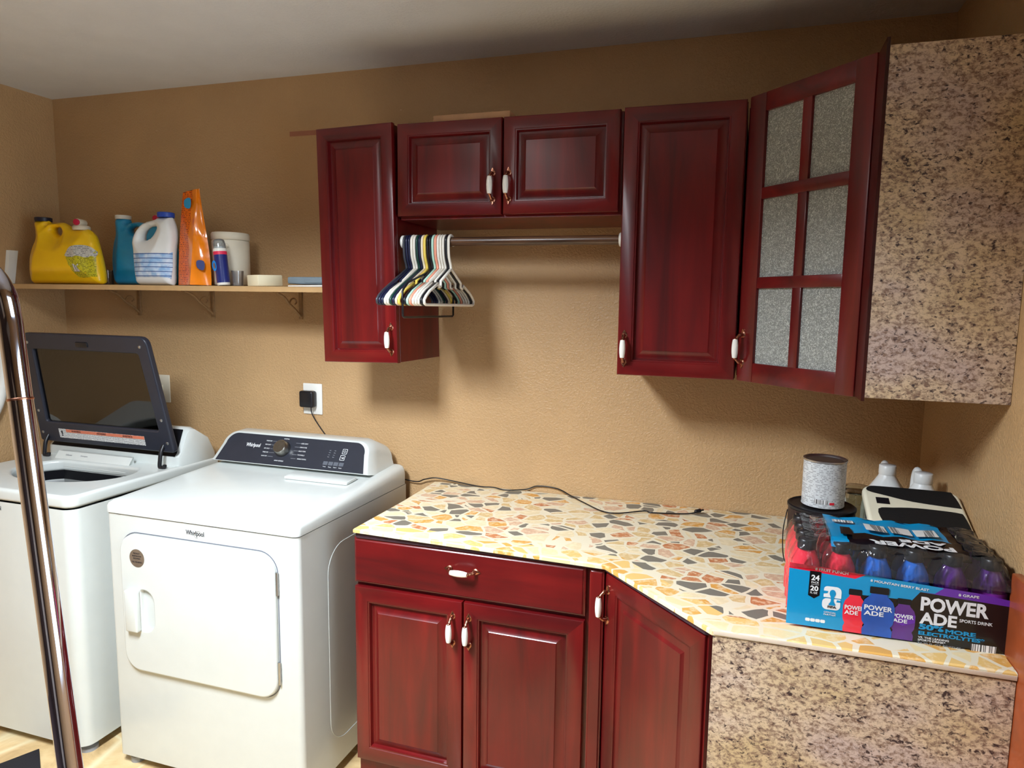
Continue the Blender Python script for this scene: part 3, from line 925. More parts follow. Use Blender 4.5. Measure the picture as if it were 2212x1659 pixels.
for i in range(5):
    bz = .096 - i * .0155
    text('cycle_lettering', left[i], cmx(-.127, bz - .0015), .026, .0042, MT['inkw'], cp)
    text('cycle_lettering', right_[i], cmx(.030 + .004 * (i == 4), bz - .0015), .030 if i < 4 else .040, .0042, MT['inkw'], cp)
    for (u0, u1) in ((-.098, -.074), (.006, .028)):
        lm = MB()
        a, b, c, d_ = cS(u0, bz, .0018), cS(u1, bz, .0018), cS(u1, bz + .0009, .0018), cS(u0, bz + .0009, .0018)
        lm.faces([a, b, c, d_], [(0, 1, 2, 3)]); lm.obj('cycle_line', MT['inkg'], cp, None)
text('cycle_lettering', 'NORMAL', cmx(-.052, .108), .024, .0042, MT['inkw'], cp)
text('cycle_lettering', 'STEAM REFRESH', cmx(-.062, .018), .040, .0042, MT['inkw'], cp)
bt = MB()
for u, v, w_ in ((.215, .070, .020), (.213, .045, .020)):
    o_ = rrect(u, u + w_, v, v + .020, .002, 2); i_ = rrect(u + .0014, u + w_ - .0014, v + .0014, v + .0186, .0014, 2)
    bt.rings([[cS(a, b, .0018) for a, b in o_], [cS(a, b, .0020) for a, b in o_], [cS(a, b, .0020) for a, b in i_], [cS(a, b, .0018) for a, b in i_]], False, False)
bt.obj('button_outline', MT['inkw'], cp, None)
pw = MB(); pw.tube([cS(.225 + .0042 * math.cos(t_), .080 + .0042 * math.sin(t_), .002) for t_ in [k * PI / 8 for k in range(16)]], .0007, 5, True)
pw.box(*[0] * 2, *[0] * 2, *[0] * 2) if False else None
pw.obj('power_symbol', MT['inkw'], cp, None)
text('start_symbol', '>II', cmx(.218, .051), .010, .007, MT['inkw'], cp, .02)
for k in range(4):
    f_ = MB(); u = .150 + k * .0225
    f_.rings([[cS(a, b, .0016) for a, b in rrect(u, u + .019, .022, .036, .001, 2)], [cS(a, b, .0019) for a, b in rrect(u, u + .019, .022, .036, .001, 2)]])
    f_.obj('touch_button', MT['touch'], cp, None)
    text('button_lettering', ['Temp', 'Time', 'Signal', 'Static'][k], cmx(u + .003, .013), .013, .004, MT['inkw'], cp)
for r_ in range(4):
    for k in range(2):
        text('indicator_lettering', ['High', 'Med', 'Low', 'Eco'][r_], cmx(.160 + k * .021, .078 - r_ * .0085), .007, .0032, MT['inkg'], cp)
# lint door on the top
dkz = lambda y: .922 + .036 * min(1, (y + .698) / .668 * 1.45)
lt = MB(); lt.rings([[(x, y, dkz(y) - .006) for x, y in rrect(-.175, .085, -.330, -.262, .006, 3)], [(x, y, dkz(y) + .0012) for x, y in rrect(-.175, .085, -.330, -.262, .006, 3)], [(x, y, dkz(y) + .0022) for x, y in rrect(-.1735, .0835, -.3285, -.2635, .005, 3)]]); lt.obj('lint_lid', MT['white'], dy)
# door
DF = lambda x, z, o: (x, dyf - o, z)
door_o = rrect(-.519, .081, .361, .8265, .065, 10)
g = MB()
g.rings([[DF(a, b, -.001) for a, b in rrect(-.5225, .0845, .3575, .830, .068, 10)], [DF(a, b, .0012) for a, b in rrect(-.5225, .0845, .3575, .830, .068, 10)],
         [DF(a, b, .0012) for a, b in rrect(-.5195, .0815, .3605, .827, .065, 10)], [DF(a, b, -.001) for a, b in rrect(-.5195, .0815, .3605, .827, .065, 10)]], False, False)
gg = g.obj('door_gap_shade', M('grey gap shade', (104, 106, 116), .6), dy, None); gg['label'] = 'grey ring painted as the shadow gap around the dryer door'  # raised grey ring, its colour stands in for shade in the door gap
hole = rrect(-.440, -.388, .506, .642, [.010, .036, .036, .010], 6)
dd = slab('door', [rrect(-.5175, .0795, .3625, .825, .063, 10), hole], .008, .006, MT['white'], dy, XZ(dyf - .006))
sub(dd)
cup = MB()
cx_, cz_ = -.418, .574
cup.rings([[DF(a, b, .006) for a, b in hole], [DF(cx_ + (a - cx_) * .93, cz_ + (b - cz_) * .95, -.004) for a, b in hole], [DF(cx_ + (a - cx_) * .8, cz_ + (b - cz_) * .86, -.010) for a, b in hole]], False, True)
cup.obj('handle_recess', MT['white'], dd, 60)
hb = MB(); hb.box(-.490, -.440, dyf - .033, dyf - .012, .502, .643, bev=.007, seg=3)
hb.obj('door_handle', MT['white'], dd, 50)
sk = MB(); sk.lathe([(.030, 0), (.030, .0006)], (-.445, dyf - .0142, .749), 36, (0, -1, 0)); sk.obj('round_sticker', MT['sticker'], dd)
for k, (s_, w_) in enumerate((('PRODUCT', .026), ('REGISTRATION', .036), ('REQUIRED', .028), ('CALL FOR SERVICE', .042))):
    text('sticker_lettering', s_, front(-.445 - w_ / 2, dyf - .0149, .7625 - k * .0085 - (.003 if k == 3 else 0)), w_, .0048, MT['ink'], dd)
for z0 in (.698, .413):
    hg = MB(); hg.lathe([(.004, 0), (.004, .072)], (.0835, dyf - .006, z0), 10)
    for q in (.018, .036, .054):
        hg.lathe([(.0045, 0), (.0045, .002)], (.0835, dyf - .006, z0 + q), 10)
    hg.obj('door_hinge', MT['steel'], dy)
text('logo_lettering', 'Whirlpool', front(-.257, dyf - .0004, .842, -.01), .070, .020, MT['ink'], dy, .01)
el = MB(); el.tube([(-.211 + .013 * math.cos(t_) * 1.0 + .004 * math.sin(t_), dyf - .0008, .850 + .011 * math.sin(t_)) for t_ in [k * 2 * PI / 24 for k in range(3, 20)]], .0005, 4)
el.obj('logo_swirl', MT['sticker'], dy, None)
em = MB()
em.tube([(dx1 + .0003, y, z) for y, z in rrect(-.55, -.10, .12, .80, .09, 8)], .0014, 6, True, flat=.6)
em.obj('side_embossing', MT['white'], dy, 60)
for x in (-.54, .11):
    for y in (-.66, -.09):
        fz = MB(); fz.lathe([(.022, 0), (.022, .02), (.012, .022), (.012, .037)], (x, y, 0), 16); fz.obj('foot', MT['inkg'], dy)

# ------------------------------------------------------------------ washer
wx0, wx1, wyf = -1.412, -.711, -.715
wa = thing('washing_machine', 'white top-loading washing machine with its dark glass lid raised', 'washing machine', (-1.06, -.38, 0))
m = MB(); lp_ = rrect(wx0, wx1, wyf, -.06, [.04, .04, .008, .008], 6)
m.rings([[(x, y, .034) for x, y in lp_], [(x, y, .8775) for x, y in lp_]], True, False); m.obj('cabinet_body', MT['white'], wa, 50)
# top deck with the tub opening
hole = []
a0 = math.asin(.100 / .160)
for k in range(45):
    a = PI - a0 + (PI + 2 * a0) * k / 44
    hole.append((-1.035 + .245 * math.cos(a), -.435 + .160 * math.sin(a)))
deck_o = slab('top_deck', [rrect(wx0 - .002, wx1 + .002, wyf - .003, -.06, [.04, .04, .01, .01], 6), hole], .022, .012, MT['white'], wa, Matrix.Translation((0, 0, .903)), 4, 60)
tb = MB()
lp = lambda s, z: [(-1.035 + (x + 1.035) * s, -.435 + (y + .435) * s, z) for x, y in hole]
tb.rings([lp(1.03, .890), lp(1.03, .884)], False, False, 0)
tb.rings([lp(1.03, .884), lp(1.06, .845)], False, False, 1)
tb.rings([lp(1.06, .845), lp(1.04, .83), lp(1.04, .825)], False, False, 2)
tb.rings([lp(1.04, .825), lp(1.04, .808)], False, False, 1)
tb.rings([lp(1.04, .808), lp(1.05, .55), lp(.4, .5)], False, True, 2)
tb.obj('wash_tub', [MT['white'], MT['black'], MT['tubgrey']], wa, 40)
dp = MB()
dp.rings([[(-1.295, -.336, .900), (-.905, -.336, .900), (-.905, -.300, .952), (-1.295, -.300, .952)], [(-1.285, -.285, .900), (-.915, -.285, .900), (-.915, -.285, .953), (-1.285, -.285, .953)]])
dpo = sub(dp.obj('detergent_drawer', MT['white'], wa, None))
for s_, xx, w_ in (('Softener', -1.245, .034), ('Detergent', -1.165, .036)):
    text('drawer_lettering', s_, basis((xx, -.3115, .938), (1, 0, 0), (0, .036, .052)), w_, .006, MT['inkg'], dpo)
# rear console
wc = MB()
prof = [(-.262, .922), (-.262, .962), (-.250, .975), (-.212, 1.055), (-.195, 1.068), (-.172, 1.068), (-.10, 1.02), (-.065, .95), (-.06, .90), (-.06, .88)]
def sect(x, s, zo):
    return [(x, -.16 + (y + .16) * s, .9 + (z - .9) * zo) for y, z in prof]
wc.rings([sect(wx0 + .004, .86, .86), sect(wx0 + .010, .95, .95), sect(wx0 + .03, 1, 1), sect(wx1 - .03, 1, 1), sect(wx1 - .010, .95, .95), sect(wx1 - .004, .86, .86)])
wc.obj('console', MT['white'], wa, 40)
pf = MB()
pf.faces([(wx0 + .03, -.2525, .9745), (wx1 - .022, -.2525, .9745), (wx1 - .028, -.2105, 1.063), (wx0 + .035, -.2105, 1.063)], [(0, 1, 2, 3)])
pf.faces([(wx0 + .03, -.264, .964), (wx1 - .022, -.264, .964), (wx1 - .022, -.2525, .9745), (wx0 + .03, -.2525, .9745)], [(0, 1, 2, 3)])
pf.obj('control_panel', MT['black'], wa, None)
# raised lid: built flat then stood up
lw0, lw1 = .350, .318      # half widths at hinge and at free edge
lh = .462
lo = Vector((-1.062, -.272, .985)); le = Vector((-1.052, -.362, 1.440))
lup = (le - lo).normalized(); lr = Vector((1, 0, 0))
lmx = basis(lo, lr, lup)
def lidpoly(i, rb, rt):
    w0, w1 = lw0 - i, lw1 - i
    return smooth_corner([(-w0, i), (w0, i), (w1, lh - i), (-w1, lh - i)], [rb, rb, rt, rt])
def smooth_corner(P, R, n=5):
    out = []
    k = len(P)
    for i in range(k):
        p, a, b = Vector(P[i]), Vector(P[i - 1]), Vector(P[(i + 1) % k])
        r = R[i]
        d1 = (a - p).normalized(); d2 = (b - p).normalized()
        s = p + d1 * r; e = p + d2 * r
        for j in range(n + 1):
            t_ = j / n
            out.append(tuple((s * (1 - t_) ** 2 + p * 2 * t_ * (1 - t_) + e * t_ ** 2)))
    return out
gh = smooth_corner([(-.292, .088), (.292, .088), (.268, .398), (-.268, .398)], [.012] * 4)
lid = slab('lid', [lidpoly(0, .015, .035), gh], .012, .006, MT['lidframe'], wa, lmx)
lid['label'] = 'raised charcoal lid frame with tinted glass'
sub(lid)
lg = MB(); lg.rings([[lmx @ Vector((a * 1.03, .243 + (b - .243) * 1.03, e)) for a, b in gh] for e in (-.003, .001)])
lg.obj('lid_glass', MT['lidglass'], lid, None)
wl = MB(); wl.faces([lmx @ Vector(q) for q in ((-.235, .022, .0126), (.215, .022, .0126), (.215, .062, .0126), (-.235, .062, .0126))], [(0, 1, 2, 3)])
wl.obj('warning_label', MT['labelw'], lid, None)
wl = MB(); wl.faces([lmx @ Vector(q) for q in ((-.195, .048, .0130), (.214, .048, .0130), (.214, .061, .0130), (-.195, .061, .0130))], [(0, 1, 2, 3)])
wl.obj('warning_band', MT['orange_w'], lid, None)
for k, s_ in enumerate(('WARNING', 'AVERTISSEMENT', 'ADVERTENCIA')):
    text('warning_lettering', s_, lmx @ Matrix.Translation((-.165 + k * .135, .0505, .0132)), .05, .008, MT['ink'], lid)
text('warning_symbol', '!', lmx @ Matrix.Translation((-.222, .030, .0130)), .008, .024, MT['ink'], lid, .03)
for a, b in ((-.325, .040), (.325, .040), (-.318, .135), (.318, .135), (-.285, .425), (.285, .425)):
    sc = MB(); sc.lathe([(.006, 0), (.006, .002), (.004, .0035)], lmx @ Vector((a, b, .0118)), 12, lmx.to_3x3() @ Vector((0, 0, 1))); sc.obj('screw', MT['steel'], lid)
lc = MB(); lc.obox(lambda a, b, c: lmx @ Vector((a, b, c)), -.03, .03, .415, .435, .008, .017, bev=.004); lc.obj('lid_latch', MT['black'], lid)
for xx in (-1.365, -.762):
    hk = MB()
    hk.tube(smooth_path([(xx, -.283, 1.015), (xx, -.300, .985), (xx, -.306, .955), (xx, -.308, .931), (xx + .012, -.310, .9285), (xx + .024, -.310, .931), (xx + .026, -.310, .941)], 4), .0075, 8)
    hk.obj('lid_hinge', MT['black'], wa, 60)
for x in (-1.37, -.75):
    for y in (-.67, -.11):
        fz = MB(); fz.lathe([(.028, 0), (.028, .012), (.014, .016), (.014, .035)], (x, y, 0), 18); fz.obj('foot', MT['inkg'], wa)
text('logo_lettering', 'Whirlpool', front(-1.098, wyf - .0005, .842), .070, .020, MT['ink'], wa, .01)
tk = MB(); tk.box(wx0 + .03, wx1 - .03, wyf + .05, wyf + .07, .006, .034); tk.obj('base_plate', MT['blackm'], wa)

# ------------------------------------------------------------------ outlets and adapter
op = thing('outlet_plate', 'white wall outlet plate above the dryer, black adapter plugged in', 'outlet plate', (-.28, 0, 1.187))
MB().box(-.325, -.236, -.006, -.0002, 1.124, 1.250, bev=.003).obj('cover_plate', MT['white2'], op)
for z in (1.165, 1.207):
    o_ = MB(); o_.lathe([(.017, 0), (.017, .002)], (-.2805, -.0055, z), 20, (0, -1, 0)); o_.obj('receptacle', MT['offwhite'], op)
p2 = thing('outlet_plate', 'cream wall plate half hidden behind the raised washer lid', 'wall plate', (-1.055, 0, 1.19))
MB().box(-1.098, -1.010, -.006, -.0002, 1.128, 1.250, bev=.003).obj('cover_plate', MT['offwhite'], p2)
o_ = MB(); o_.box(-1.062, -1.046, -.012, -.005, 1.175, 1.205, bev=.002); o_.obj('switch_toggle', MT['offwhite'], p2)
ad = thing('power_adapter', 'black power adapter in the wall outlet with its thin cord along the counter', 'power adapter', (-.29, -.03, 1.18))
MB().box(-.322, -.258, -.040, -.0078, 1.155, 1.222, bev=.008, seg=3).obj('adapter_body', MT['black'], ad, 50)
cord = [(-.275, -.024, 1.158), (-.273, -.024, 1.135), (-.262, -.022, 1.110), (-.235, -.018, 1.07), (-.213, -.014, 1.04), (-.17, -.012, .99), (-.05, -.012, .93), (.10, -.014, .90), (.19, -.016, .890), (.225, -.018, .902), (.262, -.020, .912), (.295, -.016, .912), (.36, -.014, .905), (.436, -.026, .901), (.475, -.031, .9005), (.52, -.033, .903), (.572, -.042, .9005), (.64, -.012, .902), (.685, -.008, .918), (.76, -.010, .916), (.82, -.045, .905), (.885, -.105, .902), (.963, -.180, .903), (1.019, -.186, .9035), (1.095, -.131, .9035), (1.126, -.136, .902), (1.229, -.108, .9015), (1.262, -.085, .903)]
cm = MB(); cm.tube(smooth_path(cord, 5), .0023, 7); cm.obj('cord', MT['black'], ad, 60)
pm = MB(); pm.lathe([(.0035, 0), (.006, .004), (.0065, .022), (.003, .024), (.003, .034)], (1.258, -.088, .9065), 12, (1, .75, .1)); pm.obj('cord_plug', MT['black'], ad, 60)

# ------------------------------------------------------------------ shelf, brackets, things on it
SHY0, SHY1 = -.288, -.001
def shz(y):   # upper face of the sagging board
    return 1.6405 + (y - SHY1) * .035
sh = MB()
sh.rings([[(x, y, shz(y) + dz) for y, dz in ((SHY0, -.019), (SHY1, -.019), (SHY1, 0), (SHY0 + .002, 0), (SHY0, -.002))] for x in [XL + .001 + (-.0015 - XL - .001) * k / 12 for k in range(13)]])
tag(sh.obj('wall_shelf', MT['shelf'], None, 20), 'long tan painted board shelf on the wall above the washer', 'shelf')
for x, lab in ((-1.158, 'tan metal shelf bracket under the blue and white bottles, leftmost one'), (-.762, 'tan metal shelf bracket under the orange bag, middle one'), (-.328, 'tan metal shelf bracket nearest the cherry wall cabinet')):
    b = MB()
    zt = shz(-.1) - .0195
    b.box(x - .008, x + .008, -.006, -.0005, 1.508, shz(0) - .0195, bev=.0015)
    b.rings([[(x - .008, y, shz(y) - .0195 - e) for y, e in ((-.16, 0), (-.16, .005), (-.002, .005), (-.002, 0))], [(x + .008, y, shz(y) - .0195 - e) for y, e in ((-.16, 0), (-.16, .005), (-.002, .005), (-.002, 0))]])
    b.tube(smooth_path([(x, -.150, zt - .004), (x, -.105, zt - .022), (x, -.075, zt - .048), (x, -.040, zt - .070), (x, -.005, 1.520)], 5), .005, 8)
    b.tube(smooth_path([(x, -.075, zt - .048), (x, -.060, zt - .030), (x, -.040, zt - .028), (x, -.030, zt - .042), (x, -.040, zt - .05)], 4), .0032, 6)
    tag(b.obj('shelf_bracket', MT['bracket'], None, 50), lab, 'bracket', 'shelf brackets under the board')

from mathutils.geometry import delaunay_2d_cdt
def seg_dist(p, loops):
    best = 9.0
    for lp in loops:
        for i in range(len(lp)):
            ax_, ay_ = lp[i - 1]; bx_, by_ = lp[i]
            dx_, dy_ = bx_ - ax_, by_ - ay_
            l2 = dx_ * dx_ + dy_ * dy_
            t_ = 0 if l2 == 0 else max(0, min(1, ((p[0] - ax_) * dx_ + (p[1] - ay_) * dy_) / l2))
            q = (p[0] - ax_ - t_ * dx_) ** 2 + (p[1] - ay_ - t_ * dy_) ** 2
            if q < best:
                best = q
    return math.sqrt(best)
def inside(p, loops):
    c = False
    for lp in loops:
        for i in range(len(lp)):
            (xa, ya), (xb, yb) = lp[i - 1], lp[i]
            if (ya > p[1]) != (yb > p[1]) and p[0] < (xb - xa) * (p[1] - ya) / (yb - ya) + xa:
                c = not c
    return c
def bulge(d, half, r0):
    r0 = min(r0, half)
    e = min(d, r0)
    h = math.sqrt(max(0, e * (2 * r0 - e)))
    t_ = max(0, min(1, (d - r0 * .6) / .055))
    return h + (half - r0) * t_ * t_ * (3 - 2 * t_)
def flat_tris(loops, step):
    pts = []; edges = []
    for lp in loops:
        b = len(pts); pts += [Vector(p) for p in lp]
        edges += [(b + i, b + (i + 1) % len(lp)) for i in range(len(lp))]
    nb = len(pts)
    xs = [p.x for p in pts]; ys = [p.y for p in pts]
    y = min(ys); k = 0
    while y < max(ys):
        x = min(xs) + (step / 2 if k % 2 else 0)
        while x < max(xs):
            if inside((x, y), loops) and seg_dist((x, y), loops) > step * .45:
                pts.append(Vector((x, y)))
            x += step
        y += step * .87; k += 1
    # a tight row just inside the outline keeps the rim round
    co_, ed_, tri, *_r = delaunay_2d_cdt(pts, edges, [], 0, 1e-6)
    out = [t for t in tri if inside(((co_[t[0]].x + co_[t[1]].x + co_[t[2]].x) / 3, (co_[t[0]].y + co_[t[1]].y + co_[t[2]].y) / 3), loops)]
    return co_, out
def pillow(name, loops, yc, half, r0, m, root, step=.0075):
    co_, tri = flat_tris(loops, step)
    b = MB()
    F_, B_ = [], []
    for p in co_:
        d_ = seg_dist((p.x, p.y), loops)
        if d_ < 1e-5:
            v = b.bm.verts.new((p.x, yc, p.y)); F_.append(v); B_.append(v)
        else:
            h = bulge(d_, half, r0)
            F_.append(b.bm.verts.new((p.x, yc - h, p.y))); B_.append(b.bm.verts.new((p.x, yc + h, p.y)))
    for t in tri:
        for q in (F_, B_):
            try:
                b.bm.faces.new([q[i] for i in t])
            except ValueError:
                pass
    for v in [v for v in b.bm.verts if not v.link_faces]:
        b.bm.verts.remove(v)
    return b.obj(name, m, root, None) if False else link_mesh(name, b.mesh(name), m, root, 80)
def decal(name, loop, body, yc, half, r0, m, root, off=.0008, step=.008):
    co_, tri = flat_tris([loop], step)
    b = MB()
    V_ = [b.bm.verts.new((p.x, yc - bulge(seg_dist((p.x, p.y), body), half, r0) - off, p.y)) for p in co_]
    for t in tri:
        b.bm.faces.new([V_[i] for i in t])
    for v in [v for v in b.bm.verts if not v.link_faces]:
        b.bm.verts.remove(v)
    return link_mesh(name, b.mesh(name), m, root, 80)

# yellow jug
yj = thing('detergent_jug', 'large yellow detergent jug with dark cap at the left shelf end', 'jug', (-1.31, -.2, shz(-.2)))
ZS = shz(-.2) + .0005
YB_ = [(-1.441, 1.893), (-1.443, 1.856), (-1.444, 1.822), (-1.466, 1.786), (-1.482, 1.750), (-1.489, 1.713), (-1.490, 1.674), (-1.481, ZS + .004), (-1.470, ZS), (-1.344, ZS), (-1.292, ZS), (-1.206, ZS), (-1.114, ZS), (-1.103, 1.655), (-1.109, 1.713), (-1.124, 1.776), (-1.140, 1.826), (-1.159, 1.846), (-1.175, 1.854), (-1.243, 1.855), (-1.288, 1.879), (-1.322, 1.883), (-1.364, 1.882), (-1.375, 1.876), (-1.380, 1.876), (-1.383, 1.892)]
YH_ = [(-1.354, 1.857), (-1.338, 1.863), (-1.311, 1.861), (-1.294, 1.848), (-1.299, 1.836), (-1.313, 1.829), (-1.334, 1.834), (-1.350, 1.843)]
YBL = [smooth_loop(YB_, 3), smooth_loop(YH_, 3)]
YY = -.212
pillow('jug_body', YBL, YY, .055, .029, MT['yellow'], yj)
def lathe_part(root, name, prof, c, m, axis=(0, 0, 1), n=24, **kw):
    q = MB(); q.lathe(prof, c, n, axis, **kw); return q.obj(name, m, root, 50)
lathe_part(yj, 'cap', [(.030, 0), (.031, .003), (.031, .015), (.028, .017)], (-1.413, YY, 1.888), MT['capdark'])
def spigot(root, x, y, z):
    lathe_part(root, 'spigot_collar', [(.030, 0), (.032, .004), (.032, .014), (.026, .019)], (x, y, z), MT['offwhite'])
    q = MB(); q.lathe([(.013, -.02), (.014, -.018), (.014, .026), (.012, .028)], (x, y, z + .030), 18, (.35, -1, 0)); q.lathe([(.010, 0), (.010, .03)], (x, y, z + .012), 14)
    q.obj('spigot', MT['offwhite'], root, 50)
    lathe_part(root, 'spigot_button', [(.0125, 0), (.0125, .004), (.010, .006)], Vector((x, y, z + .030)) + Vector((.35, -1, 0)).normalized() * .028, MT['red'], (.35, -1, 0))
spigot(yj, -1.208, YY, 1.850)
YL_ = [(-1.232, 1.737), (-1.228, 1.759), (-1.210, 1.779), (-1.175, 1.788), (-1.145, 1.785), (-1.127, 1.772), (-1.120, 1.744), (-1.113, 1.672), (-1.119, 1.664), (-1.183, 1.660), (-1.205, 1.672), (-1.227, 1.727)]
decal('label', smooth_loop(YL_, 3), YBL, YY, .055, .029, MT['yprint'], yj)
decal('label_top', smooth_loop([(-1.230, 1.742), (-1.228, 1.759), (-1.210, 1.779), (-1.175, 1.788), (-1.145, 1.785), (-1.127, 1.772), (-1.121, 1.742)], 3), YBL, YY, .055, .029, MT['yprintw'], yj, .0014)
decal('label_barcode', rrect(-1.201, -1.171, 1.683, 1.713, .002, 2), YBL, YY, .055, .029, MT['barcode2'], yj, .0014)
# blue jug
bj = thing('detergent_jug', 'blue detergent jug with white cap and red spigot, behind the white bottle', 'jug', (-1.0, -.12, shz(-.12)))
ZB = shz(-.12) + .0005
BB_ = [(-1.135, 1.908), (-1.138, 1.846), (-1.152, 1.808), (-1.163, 1.756), (-1.165, 1.704), (-1.160, 1.658), (-1.150, ZB + .004), (-1.138, ZB), (-.98, ZB), (-.840, ZB), (-.828, 1.648), (-.825, 1.692), (-.837, 1.767), (-.855, 1.829), (-.884, 1.877), (-.949, 1.878), (-.981, 1.884), (-.997, 1.888), (-1.029, 1.893), (-1.059, 1.891), (-1.073, 1.885), (-1.078, 1.887), (-1.080, 1.907)]
BH_ = [(-1.066, 1.862), (-1.047, 1.872), (-1.021, 1.872), (-1.005, 1.861), (-1.013, 1.847), (-1.026, 1.839), (-1.052, 1.845), (-1.065, 1.854)]
BBL = [smooth_loop(BB_, 3), smooth_loop(BH_, 3)]
BY = -.105
pillow('jug_body', BBL, BY, .049, .028, MT['blue'], bj)
lathe_part(bj, 'cap', [(.029, 0), (.030, .003), (.030, .015), (.027, .0165)], (-1.108, BY, 1.9045), MT['white2'])
spigot(bj, -.918, BY, 1.872)
decal('label', smooth_loop([(-.985, 1.766), (-.94, 1.77), (-.90, 1.72), (-.90, 1.665), (-.940, 1.660), (-.969, 1.685), (-.985, 1.714), (-.990, 1.742)], 3), BBL, BY, .049, .028, MT['redp'], bj)
# white bleach jug
wj = thing('bleach_jug', 'white bleach jug with blue cap and blue striped label', 'jug', (-.81, -.235, shz(-.235)))
ZW = shz(-.235) + .0005
WB_ = [(-.777, 1.889), (-.796, 1.882), (-.840, 1.874), (-.872, 1.856), (-.898, 1.826), (-.909, 1.796), (-.906, 1.768), (-.904, 1.710), (-.899, 1.650), (-.891, ZW + .003), (-.879, ZW), (-.81, ZW), (-.734, ZW), (-.726, ZW + .003), (-.722, 1.70), (-.717, 1.764), (-.709, 1.806), (-.710, 1.847), (-.720, 1.880), (-.723, 1.888)]
WH_ = [(-.863, 1.807), (-.858, 1.832), (-.833, 1.852), (-.798, 1.856), (-.784, 1.853), (-.789, 1.840), (-.812, 1.816), (-.844, 1.804)]
WBL = [smooth_loop(WB_, 3), smooth_loop(WH_, 3)]
pillow('jug_body', WBL, -.235, .043, .029, MT['jugw'], wj)
lathe_part(wj, 'cap', [(.029, 0), (.030, .003), (.030, .017), (.027, .019)], (-.751, -.235, 1.8885), MT['bluecap'])
decal('label', [(-.9055, 1.757), (-.9035, 1.71), (-.8985, 1.655), (-.7265, 1.655), (-.7225, 1.70), (-.7185, 1.757)], WBL, -.235, .043, .029, MT['bandlab'], wj)
# orange bag
ob = thing('pod_bag', 'tall crumpled orange plastic pouch standing beside the bleach jug', 'bag', (-.63, -.22, shz(-.22)))
ZO = shz(-.2) + .0006
secs = []
def osec(t_):
    z = ZO + t_ * (1.984 - ZO)
    A = Vector((-.712 + .036 * t_ ** 1.1 - .004 * math.sin(PI * t_), -.228 + .004 * t_, 0)); Bv = Vector((-.604 - .008 * t_, -.283 + .058 * t_, 0))
    Cv = Vector((-.556 - .046 * t_ ** 1.15 + .012 * math.sin(PI * t_) * (1 - t_), -.228 + .008 * t_, 0)); D_ = Vector((-.640, -.165 - .055 * t_, 0))
    pts = []
    for P, Q in ((A, Bv), (Bv, Cv), (Cv, D_), (D_, A)):
        for k in range(6):
            s = k / 6
            p = P.lerp(Q, s)
            w_ = .0035 * math.sin(9 * t_ + 5 * s) * math.sin(PI * s) + .003 * math.sin(23 * t_ + 3 * s) * math.sin(PI * s)
            nrm = Vector((Q.y - P.y, P.x - Q.x, 0)); nrm = nrm.normalized() if nrm.length > 1e-6 else nrm
            p = p - nrm * (w_ - .007 * math.sin(PI * s) * (1 - t_)) * (-1)
            pts.append((p.x, p.y, z + .010 * t_ * (p.x + .66) / .06 * (t_ > .95) - .0 * s))
    return pts
om = MB(); om.rings([osec(k / 16) for k in range(17)])
for f in om.bm.faces:
    c_ = f.calc_center_median()
    f.material_index = 1 if c_.x > -.638 + .02 * (c_.z - 1.63) else 0
om.obj('pouch', [MT['orange'], MT['orange2']], ob, 25)
slab('blue_patch', [smooth_loop([(-.026, 1.952), (.004, 1.958), (.002, 1.922), (-.026, 1.926)], 3)], .0008, .0002, MT['blue'], ob, basis((-.632, -.2425, 0), (1, -.35, 0), (0, -.05, 1)) if False else basis((-.637, -.2345, 0), (1, -.12, 0), (0, 0, 1)), 1)
slab('blue_patch', [smooth_loop([(-.012, 1.724), (.012, 1.722), (.010, 1.690), (-.012, 1.698)], 3)], .0008, .0002, MT['navy'], ob, basis((-.576, -.2565, 0), (.66, .72, 0), (0, 0, 1)), 1)
# canister
cn_ = thing('canister', 'cream round plastic canister with lid near the wall on the shelf', 'canister', (-.548, -.13, shz(-.13)))
zc_ = shz(-.13) + .0005
lathe_part(cn_, 'canister_body', [(.064, 0), (.067, .003), (.068, .02), (.068, .168), (.066, .172)], (-.548, -.13, zc_), MT['offwhite'], n=40)
lathe_part(cn_, 'lid', [(.067, 0), (.0695, .003), (.0695, .022), (.066, .028), (.03, .030)], (-.548, -.13, zc_ + .173), MT['offwhite'], n=40)
for k, z in enumerate((1.785, 1.757, 1.730, 1.702)):
    a = math.radians(-62)
    c_ = Vector((-.548 + .0685 * math.cos(a), -.13 + .0685 * math.sin(a), z)); e1 = Vector((-math.sin(a), math.cos(a), 0))
    q = MB(); q.tube([c_ + e1 * (.010 * math.cos(t_)) + Vector((0, 0, .010 * math.sin(t_) * (1 if k % 2 else .9))) for t_ in [j * PI / 8 for j in range(16)]], .0012, 5, True)
    q.obj('embossed_shape', MT['offwhite'], cn_, 60)
# navy spray bottle
sp = thing('spray_bottle', 'small navy blue bottle with clear cap standing before the canister', 'bottle', (-.485, -.243, shz(-.243)))
zs_ = shz(-.243) + .0008
ax = Vector((-.10, 0, 1))
P0 = Vector((-.485, -.243, zs_))
def along(h): return P0 + ax.normalized() * h
lathe_part(sp, 'bottle_base', [(.021, 0), (.0225, .002), (.0225, .010)], along(.001), MT['white2'], ax)
lathe_part(sp, 'bottle_body', [(.0232, 0), (.0236, .01), (.0236, .095), (.0236, .103)], along(.0105), MT['navy'], ax)
lathe_part(sp, 'red_band', [(.0239, 0), (.0239, .012)], along(.1135), MT['pinkred'], ax)
lathe_part(sp, 'shoulder', [(.0237, 0), (.0235, .008), (.020, .018)], along(.1257), MT['white2'], ax)
lathe_part(sp, 'clear_cap', [(.0225, 0), (.0222, .02), (.019, .034), (.012, .038)], along(.1335), MT['clearcap'], ax)
